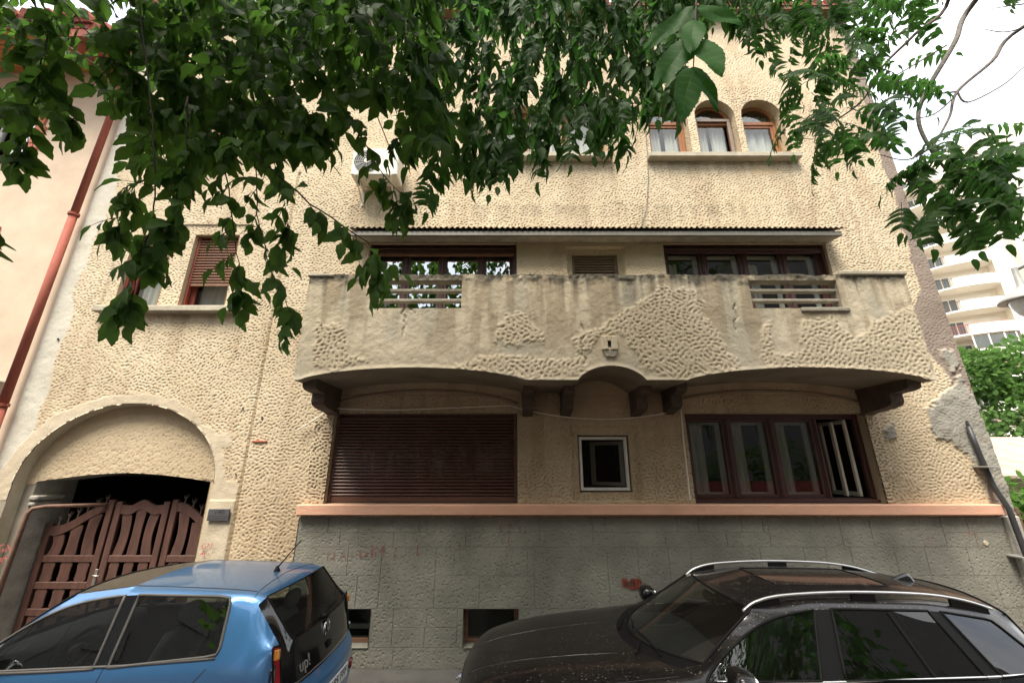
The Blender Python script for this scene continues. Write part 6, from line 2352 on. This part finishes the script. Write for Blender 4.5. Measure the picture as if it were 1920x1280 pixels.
# belt trim along the side windows, door handles
for s in (-1, 1):
    pts = on_body(bvh, hb, [(X_(u), YC + s * 1.2, .948 + .036 * (u - .95) + (.03 * max(0, u - 2.2))) for u in np.linspace(1.0, 2.9, 22)], (0, -s, 0), .003)
    MB().tube(pts, .010, 6).build('belt_trim', 'seal_grey', hb, smooth=True)
    hp = on_body(bvh, hb, [(X_(2.50), YC + s * 1.2, .84), (X_(2.66), YC + s * 1.2, .845)], (0, -s, 0), .0)
    hcup = MB()
    cc = (hp[0] + hp[1]) / 2
    blob_mesh(hcup, (cc.x, cc.y, cc.z + .012), (.085, .012, .035), 14, 8, 2.4)
    hcup.build('handle_cup', 'trim_black', hb, smooth=True)
    MB().tube(smooth_path([hp[0] + Vector((-.02, s * .005, 0)), hp[0] + Vector((.0, s * .035, 0)), cc + Vector((0, s * .04, 0)), hp[1] + Vector((0, s * .035, 0)), hp[1] + Vector((.03, s * .005, 0))]), .016, 8).build('door_handle', 'blue_paint', hb, smooth=True)
    mp_ = Vector((X_(1.12), YC + s * .90, 1.02))
    mh = MB()
    blob_mesh(mh, tuple(mp_), (.10, .10, .075), 16, 10, 2.8)
    mo = mh.build('door_mirror', 'trim_black', hb, smooth=True)
    mg = MB()
    blob_mesh(mg, (mp_.x + .088, mp_.y, mp_.z), (.016, .080, .058), 14, 8, 2.8)
    mg.build('mirror_glass', 'chrome', mo, smooth=True)
    MB().box(mp_.x - .04, mp_.x + .04, min(mp_.y, mp_.y - s * .16), max(mp_.y, mp_.y - s * .16), mp_.z - .07, mp_.z - .03, .012).build('mirror_arm', 'trim_black', mo)
    wheel(hb, X_(.62), YC + s * .735, .29, s)
    wheel(hb, X_(3.03), YC + s * .735, .29, s)
# amber top of the tail lamps, clear reversing strip
for s in (-1, 1):
    q = on_body(bvh, hb, [(X_(3.35), YC + s * .71, zz) for zz in (1.075, 1.045, 1.01)], (-.75, -s * .66, 0), .004)
    if len(q) == 3:
        MB().tube(smooth_path([q[0], q[1], q[2]], 4), .030, 10).build('indicator', 'lamp_amber', hb, smooth=True)
    q = on_body(bvh, hb, [(X_(3.38), YC + s * .72, zz) for zz in (.80, .785)], (-.75, -s * .66, 0), .004)
    if len(q) == 2:
        MB().tube(q, .025, 8).build('reversing_light', 'lamp_clear', hb, smooth=True)
    q = on_body(bvh, hb, [(X_(3.33), YC + s * y_, zz) for y_, zz in ((.695, .97), (.735, .95), (.735, .87), (.70, .83), (.695, .97))], (-.75, -s * .66, 0), .003)
    if len(q) > 3:
        MB().tube(q, .009, 6).build('light_ring', 'gloss_black', hb, smooth=True)
# tailgate details
ctr = on_body(bvh, hb, [(X_(4), YC, .99)], (-1, 0, 0), .004)[0]
em = MB().tube([ctr + Vector((-.004 * abs(math.cos(t)), .065 * math.cos(t), .065 * math.sin(t))) for t in np.linspace(0, 2 * PI, 33)], .007, 6, cap=False)
for pts in ([(-.032, .055), (0, .008), (.032, .055)], [(-.052, .036), (-.026, -.05), (0, .0), (.026, -.05), (.052, .036)]):
    em.tube([ctr + Vector((.002, a, b)) for a, b in pts], .0065, 5)
emo = em.build('emblem', 'chrome', hb, smooth=True)
MB().lathe([(0, .0), (.064, -.002), (.064, -.006)], tuple(ctr), 0, 24).build('emblem_disc', 'gloss_black', emo)
wp = on_body(bvh, hb, [(X_(4), YC - .02, 1.10)], (-1, 0, 0), .0)[0]
wb = MB()
blob_mesh(wb, (wp.x + .02, wp.y, wp.z), (.035, .045, .028), 12, 8, 2.6)
wbo = wb.build('rear_wiper', 'trim_black', hb, smooth=True)
q = on_body(bvh, hb, [(X_(4), YC - .02 + y_, 1.105 + y_ * .06) for y_ in np.linspace(0, .34, 8)], (-1, 0, 0), .012)
MB().tube(q, .008, 6, r2=.005).build('wiper_blade', 'trim_black', wbo)
q = on_body(bvh, hb, [(X_(4), YC + y_, .775 + .0 * y_) for y_ in np.linspace(-.56, .56, 24)], (-1, 0, 0), .002)
MB().tube(q, .007, 6).build('chrome_strip', 'chrome', hb, smooth=True)
q = on_body(bvh, hb, [(X_(4), YC - .40, .865)], (-1, 0, 0), .006)[0]
text_mb('up!', .13, tuple(q), (.08, 1, 0), (-.28, 0, 1), 'alu', 'badge', hb, depth=.003)
lk = on_body(bvh, hb, [(X_(4), YC, .86)], (-1, 0, 0), .003)[0]
MB().box(lk.x - .01, lk.x + .014, YC - .03, YC + .05, lk.z - .03, lk.z + .03, .008).build('camera_handle', 'trim_black', hb)
q = on_body(bvh, hb, [(X_(4), YC, .62)], (-1, 0, 0), .006)[0]
pl_ = MB().box(q.x - .004, q.x + .006, YC - .26, YC + .26, .505, .62, .004).build('licence_plate', 'plate_white', hb)
text_mb('B 185 FFF', .095, (q.x + .0075, YC + .01, .562), (0, 1, 0), (0, 0, 1), 'black', 'plate_number', pl_, width=.44, thick=.002)
MB().box(q.x - .003, q.x + .007, YC - .262, YC - .222, .504, .621).build('plate_band', 'blue_enamel', pl_)
for s in (-1, 1):
    q2 = on_body(bvh, hb, [(X_(4), YC + s * .58, zz) for zz in (.52, .44)], (-1, 0, 0), .004)
    if len(q2) == 2:
        MB().tube(q2, .028, 8).build('reflector', 'lamp_red', hb, smooth=True)
# aerial
ab = on_body(bvh, hb, [(X_(2.88), YC, 2)], (0, 0, -1), .0)[0]
an = MB().lathe([(.032, 0), (.022, .02), (.012, .045), (0, .05)], tuple(ab), 2, 14).build('aerial_base', 'trim_black', hb, smooth=True)
MB().tube([ab + Vector((0, 0, .03)), ab + Vector((.20, .0, .28))], .008, 6, r2=.005).build('aerial', 'trim_black', an)
# inside
MB().box(X_(.9), X_(3.2), YC - .70, YC + .70, .22, .27).build('cabin_floor', 'cabin', hb)
db = MB()
blob_mesh(db, (X_(1.06), YC, .90), (.22, .68, .13), 16, 8, 3.4)
db.build('dashboard', 'cabin', hb, smooth=True)
for y_ in (-.34, .34):
    seat(hb, X_(1.98), YC + y_, .52, 'seat_grey')
bs = MB()
blob_mesh(bs, (X_(2.62), YC, .55), (.25, .60, .11), 14, 8, 3.4)
bso = bs.build('rear_bench', 'seat_grey', hb, smooth=True)
bb = MB()
blob_mesh(bb, (X_(2.86), YC, .82), (.09, .58, .28), 14, 8, 3.4)
bb.build('bench_back', 'seat_grey', bso, smooth=True)
for y_ in (-.32, .32):
    hr = MB()
    blob_mesh(hr, (X_(2.92), YC + y_, 1.15), (.05, .13, .08), 12, 8, 2.8)
    hr.build('head_rest', 'seat_grey', bso, smooth=True)
MB().box(X_(2.95), X_(3.22), YC - .55, YC + .55, .98, .995, .005).build('parcel_shelf', 'cabin', hb)
steering(hb, X_(1.42), YC - .34, .93)
rm_ = MB()
blob_mesh(rm_, (X_(1.48), YC, 1.30), (.02, .11, .035), 12, 8, 3)
rm_.build('mirror', 'trim_black', hb, smooth=True)

# ---- dark estate car ----
WX = -.53
wg = thing('parked_estate_car', 'dusty black estate car with silver roof rails and a fin aerial', 'car', (WX + 2.4, YC, 0), 'cars parked along the wall')
WS = [
    [(.12, .58, .20), (.12, .60, .20), (.12, .64, .21), (.11, .66, .22), (.09, .58, .21), (.07, .45, .20), (.06, .30, .20), (.05, .15, .20), (.05, 0, .20)],
    [(.30, .82, .22), (.24, .86, .35), (.20, .86, .50), (.20, .84, .60), (.13, .74, .665), (.07, .55, .69), (.04, .38, .70), (.015, .18, .705), (0, 0, .705)],
    [(.42, .86, .20), (.40, .90, .35), (.40, .91, .55), (.40, .885, .70), (.36, .78, .775), (.33, .58, .80), (.31, .40, .805), (.30, .20, .80), (.29, 0, .80)],
    [(.90, .87, .20), (.90, .92, .38), (.90, .92, .60), (.90, .90, .78), (.90, .82, .862), (.88, .62, .885), (.86, .42, .89), (.85, .20, .885), (.84, 0, .885)],
    [(1.55, .88, .20), (1.55, .93, .40), (1.55, .93, .64), (1.60, .91, .84), (1.84, .875, .925), (1.86, .80, .945), (1.84, .70, .95), (1.62, .40, .935), (1.52, 0, .93)],
    [(1.95, .88, .20), (1.95, .93, .40), (1.95, .93, .65), (1.95, .915, .85), (1.98, .875, .93), (2.05, .80, .975), (2.04, .715, .985), (1.74, .40, .965), (1.62, 0, .955)],
    [(2.30, .88, .20), (2.30, .93, .40), (2.30, .93, .65), (2.30, .915, .855), (2.32, .875, .935), (2.33, .735, 1.15), (2.28, .655, 1.16), (2.12, .37, 1.17), (2.05, 0, 1.17)],
    [(2.62, .88, .20), (2.62, .93, .40), (2.62, .93, .65), (2.62, .915, .86), (2.64, .875, .938), (2.62, .672, 1.285), (2.54, .60, 1.325), (2.46, .33, 1.345), (2.43, 0, 1.35)],
    [(2.86, .88, .20), (2.86, .93, .40), (2.86, .93, .65), (2.86, .915, .865), (2.84, .875, .94), (3.03, .650, 1.335), (3.0, .585, 1.395), (2.95, .32, 1.425), (2.95, 0, 1.435)],
    [(3.02, .88, .20), (3.02, .93, .40), (3.02, .93, .65), (3.02, .915, .865), (3.02, .875, .94), (3.18, .647, 1.34), (3.16, .583, 1.40), (3.12, .32, 1.43), (3.12, 0, 1.44)],
    [(3.95, .88, .20), (3.95, .93, .40), (3.95, .93, .65), (4.02, .915, .875), (4.09, .868, .955), (3.98, .642, 1.325), (4.0, .575, 1.385), (4.0, .31, 1.42), (4.0, 0, 1.43)],
    [(4.20, .88, .20), (4.20, .93, .40), (4.20, .93, .65), (4.20, .915, .88), (4.21, .865, .96), (4.09, .638, 1.318), (4.10, .572, 1.377), (4.10, .31, 1.412), (4.10, 0, 1.42)],
    [(4.62, .87, .20), (4.62, .92, .40), (4.62, .92, .65), (4.62, .90, .89), (4.66, .835, .985), (4.50, .625, 1.255), (4.52, .56, 1.325), (4.55, .31, 1.375), (4.56, 0, 1.385)],
    [(4.75, .86, .20), (4.75, .91, .40), (4.75, .91, .65), (4.76, .885, .88), (4.78, .81, .97), (4.68, .625, 1.20), (4.70, .56, 1.285), (4.74, .31, 1.34), (4.76, 0, 1.352)],
    [(4.84, .84, .20), (4.85, .89, .40), (4.85, .885, .65), (4.86, .85, .80), (4.87, .77, .93), (4.88, .68, .965), (4.91, .58, .975), (4.935, .31, .98), (4.94, 0, .98)],
    [(4.86, .78, .22), (4.92, .82, .40), (4.92, .82, .62), (4.92, .80, .72), (4.93, .72, .76), (4.95, .62, .77), (4.97, .50, .77), (4.985, .28, .77), (4.99, 0, .77)],
    [(4.84, .70, .22), (4.86, .72, .23), (4.87, .72, .24), (4.88, .70, .25), (4.89, .64, .25), (4.90, .54, .25), (4.92, .42, .25), (4.93, .22, .25), (4.93, 0, .25)],
]
WK = [('body', 'black_paint', 0, ''), ('windscreen', 'car_glass', .010, 'trim_black'), ('side_window', 'car_glass_dark', .010, 'trim_black'), ('door_pillar', 'trim_black', 0, ''),
      ('rear_window', 'car_glass_dark', .008, 'trim_black'), ('cowl', 'trim_black', 0, ''), ('sunroof', 'roof_glass', .004, 'trim_black'), ('front_window', 'car_glass_side', .010, 'trim_black'), ('tail_light', 'lamp_red', .006, 'trim_black')]


def wagon_face(i, j):
    if 5 <= i <= 6 and j >= 6:
        return WK[1]
    if i == 4 and j >= 6:
        return WK[5]
    if j == 4:
        if i in (5, 6, 7):
            return WK[7]
        if i == 8 or i == 10:
            return WK[3]
        if i == 9 or i == 11:
            return WK[2]
    if i == 13 and j >= 6:
        return WK[4]
    if i in (8, 9) and j == 7:
        return WK[6]
    if i == 14 and j in (4, 5):
        return WK[8]
    return WK[0]


parts, bvh = car_shell(wg, WX, YC, WS, wagon_face, WK)
X_ = lambda u: WX + u
ny = YC - 1.3
seam(bvh, wg, [(X_(2.98), ny, .955), (X_(2.95), ny, .7), (X_(2.92), ny, .3)], (0, 1, 0))
seam(bvh, wg, [(X_(1.98), ny, .9), (X_(1.75), ny, .82), (X_(1.7), ny, .5), (X_(1.75), ny, .3)], (0, 1, 0))
seam(bvh, wg, [(X_(4.17), ny, .94), (X_(4.05), ny, .7), (X_(3.85), ny, .55)], (0, 1, 0))
for s in (-1, 1):
    # bonnet edges, bonnet creases
    seam(bvh, wg, [(X_(1.80), YC + s * .80, 2), (X_(1.2), YC + s * .79, 2), (X_(.6), YC + s * .74, 2), (X_(.28), YC + s * .66, 2), (X_(.14), YC + s * .5, 2)], (0, 0, -1), .004)
    q = on_body(bvh, wg, [(X_(u), YC + s * (.26 + .10 * (u - .2) / 1.3), 2) for u in np.linspace(.14, 1.45, 24)], (0, 0, -1), -.006)
    MB().tube(q, .011, 8, r2=.010).build('bonnet_crease', 'black_paint', wg, smooth=True)
    # belt trim, roof rail, roof seam
    q = on_body(bvh, wg, [(X_(u), YC + s * 1.3, .935 + .022 * max(0, u - 2.9) + .012 * max(0, u - 4.1)) for u in np.linspace(2.06, 4.66, 26)], (0, -s, 0), .003)
    MB().tube(q, .009, 6).build('belt_trim', 'alu', wg, smooth=True)
    rp = smooth_path([(X_(2.48), YC + s * .575, 1.305), (X_(2.60), YC + s * .575, 1.372), (X_(2.85), YC + s * .575, 1.420), (X_(3.4), YC + s * .575, 1.443), (X_(4.0), YC + s * .57, 1.428), (X_(4.35), YC + s * .565, 1.385), (X_(4.60), YC + s * .56, 1.315)], 8)
    rl = MB()
    vs, fs = [], []
    for p in rp:
        for dy, dz in ((-.013, -.010), (.013, -.010), (.013, .004), (.008, .011), (-.008, .011), (-.013, .004)):
            vs.append((p.x, p.y + dy, p.z + dz))
    for i in range(len(rp) - 1):
        for k in range(6):
            fs.append((i * 6 + k, i * 6 + (k + 1) % 6, (i + 1) * 6 + (k + 1) % 6, (i + 1) * 6 + k))
    fs += [tuple(range(6)), tuple((len(rp) - 1) * 6 + k for k in range(6))]
    rl.add(vs, fs)
    ro = rl.build('roof_rail', 'alu', wg, smooth=True)
    for u0, u1 in ((2.52, 2.80), (3.42, 3.62), (4.25, 4.55)):
        us = np.linspace(u0, u1, 8)
        tops = [min(rp, key=lambda p: abs(p.x - X_(u))).z - .008 for u in us]
        lo = [h_.z - .01 for h_ in on_body(bvh, wg, [(X_(u), YC + s * .573, 2) for u in us], (0, 0, -1), 0)]
        if len(lo) == 8:
            MB().prism([(X_(u), t_) for u, t_ in zip(us, tops)] + [(X_(u), t_) for u, t_ in list(zip(us, lo))[::-1]], 1, YC + s * .573 - .011, YC + s * .573 + .011).build('rail_foot', 'trim_black', ro)
    seam(bvh, wg, [(X_(2.56), YC + s * .545, 2), (X_(3.4), YC + s * .545, 2), (X_(4.5), YC + s * .53, 2)], (0, 0, -1), .004)
    # divider of the rear door glass
    q = on_body(bvh, wg, [(X_(3.70 - .06 * t), YC + s * 1.3, .965 + .35 * t) for t in np.linspace(0, 1, 8)], (0, -s, 0), .002)
    MB().tube(q, .014, 6).build('glass_divider', 'trim_black', wg)
    mp_ = Vector((X_(2.16), YC + s * 1.04, 1.0))
    mh = MB()
    blob_mesh(mh, tuple(mp_), (.085, .125, .085), 16, 10, 2.7)
    mo = mh.build('door_mirror', 'black_paint', wg, smooth=True)
    mg = MB()
    blob_mesh(mg, (mp_.x + .074, mp_.y, mp_.z), (.016, .105, .066), 14, 8, 2.8)
    mg.build('mirror_glass', 'chrome', mo, smooth=True)
    MB().box(mp_.x - .03, mp_.x + .04, min(mp_.y, mp_.y - s * .18), max(mp_.y, mp_.y - s * .18), mp_.z - .085, mp_.z - .045, .012).build('mirror_arm', 'trim_black', mo)
    wheel(wg, X_(.88), YC + s * .83, .33, s)
    wheel(wg, X_(3.85), YC + s * .83, .33, s)
    hp = on_body(bvh, wg, [(X_(u), YC + s * 1.3, .80) for u in (2.72, 2.90)], (0, -s, 0), .01)
    MB().tube([hp[0], hp[0] + Vector((.03, s * .02, 0)), hp[1] + Vector((-.03, s * .02, 0)), hp[1]], .014, 8).build('door_handle', 'black_paint', wg, smooth=True)
    hl = MB()
    blob_mesh(hl, (X_(.27), YC + s * .66, .595), (.12, .14, .045), 14, 8, 2.5)
    hl.build('headlight', 'lamp_clear', wg, smooth=True)
    gk = MB()
    blob_mesh(gk, (X_(.075), YC + s * .17, .55), (.02, .14, .085), 14, 8, 3)
    gk.build('grille', 'trim_black', wg, smooth=True)
seam(bvh, wg, [(X_(.14), YC - .5, 2), (X_(.09), YC - .3, 2), (X_(.075), YC, 2), (X_(.09), YC + .3, 2), (X_(.14), YC + .5, 2)], (0, 0, -1), .004)
seam(bvh, wg, [(X_(4.42), YC - .53, 2), (X_(4.44), YC, 2), (X_(4.42), YC + .53, 2)], (0, 0, -1), .003)
seam(bvh, wg, [(X_(2.60), YC - .53, 2), (X_(2.52), YC - .3, 2), (X_(2.50), YC, 2), (X_(2.52), YC + .3, 2), (X_(2.60), YC + .53, 2)], (0, 0, -1), .003)
# round emblem on the bonnet's leading edge
ec = on_body(bvh, wg, [(X_(.05), YC, 2)], (0, 0, -1), .008)[0]
en_ = Vector((-.62, 0, .78)).normalized()
eu, ev = Vector((0, 1, 0)), Vector((.78, 0, .62))
ring = MB().add([ec + en_ * .002 + (eu * math.cos(t) + ev * math.sin(t)) * .041 for t in np.linspace(0, 2 * PI, 25)[:-1]] + [ec + en_ * .002], [(k_, (k_ + 1) % 24, 24) for k_ in range(24)])
ring.tube([ec + en_ * .003 + (eu * math.cos(t) + ev * math.sin(t)) * .041 for t in np.linspace(0, 2 * PI, 25)], .004, 5, cap=False)
eo = ring.build('emblem', 'chrome', wg)
for qd in range(4):
    mb = MB()
    ts = np.linspace(qd * PI / 2, (qd + 1) * PI / 2, 8)
    mb.add([ec + en_ * .005] + [ec + en_ * .005 + (eu * math.cos(t) + ev * math.sin(t)) * .027 for t in ts], [(0, k_, k_ + 1) for k_ in range(1, 8)])
    mb.build('emblem_quarter', 'plate_white' if qd % 2 else 'blue_enamel', eo)
# fin aerial
ab = on_body(bvh, wg, [(X_(4.40), YC, 2)], (0, 0, -1), .0)[0]
fn = MB()
sec = [(-.14, .005, .0), (-.10, .022, .022), (-.04, .030, .045), (.02, .032, .065), (.06, .030, .070), (.085, .028, .02), (.09, .02, .0)]
vs, fs = [], []
for dx, hw, hh in sec:
    for k_ in range(9):
        t = PI * k_ / 8
        vs.append((ab.x + dx, ab.y + hw * math.cos(t), ab.z - .004 + hh * math.sin(t) ** 1.4))
for i in range(len(sec) - 1):
    for k_ in range(8):
        fs.append((i * 9 + k_, i * 9 + k_ + 1, (i + 1) * 9 + k_ + 1, (i + 1) * 9 + k_))
fn.add(vs, fs)
fn.build('fin_aerial', 'gloss_black', wg, smooth=True)
# wipers
for y0_, y1_ in ((-.52, -.08), (.02, .52)):
    q = on_body(bvh, wg, [(X_(1.64 + .16 * abs(y0_ + (y1_ - y0_) * t) ** 1.3 + .26 * t * (1 - t) * .3 + .06), YC + y0_ + (y1_ - y0_) * t, 2) for t in np.linspace(0, 1, 9)], (0, 0, -1), .014)
    wo = MB().tube(q, .007, 6).build('wiper', 'trim_black', wg)
    q2 = on_body(bvh, wg, [(X_(1.58 + .10 * t), YC + y0_ + .06 + (y1_ - y0_) * .45 * t, 2) for t in np.linspace(0, 1, 5)], (0, 0, -1), .022)
    MB().tube(q2, .009, 6).build('wiper_arm', 'trim_black', wo)
# inside
MB().box(X_(1.9), X_(4.8), YC - .80, YC + .80, .24, .29).build('cabin_floor', 'cabin', wg)
db = MB()
blob_mesh(db, (X_(2.06), YC, .84), (.34, .74, .115), 18, 8, 3.6)
db.build('dashboard', 'cabin', wg, smooth=True)
for y_ in (-.37, .37):
    seat(wg, X_(2.98), YC + y_, .48, 'seat_grey', True, .27)
bs = MB()
blob_mesh(bs, (X_(3.72), YC, .52), (.26, .66, .12), 14, 8, 3.4)
bso = bs.build('rear_bench', 'cabin', wg, smooth=True)
bb = MB()
blob_mesh(bb, (X_(3.98), YC, .80), (.10, .64, .28), 14, 8, 3.4)
bb.build('bench_back', 'cabin', bso, smooth=True)
steering(wg, X_(2.50), YC - .37, .88)
rm_ = MB()
blob_mesh(rm_, (X_(2.46), YC, 1.25), (.03, .12, .045), 12, 8, 3)
rm_.tube([(X_(2.42), YC, 1.30), (X_(2.46), YC, 1.25)], .025, 8)
rm_.build('mirror', 'trim_black', wg, smooth=True)
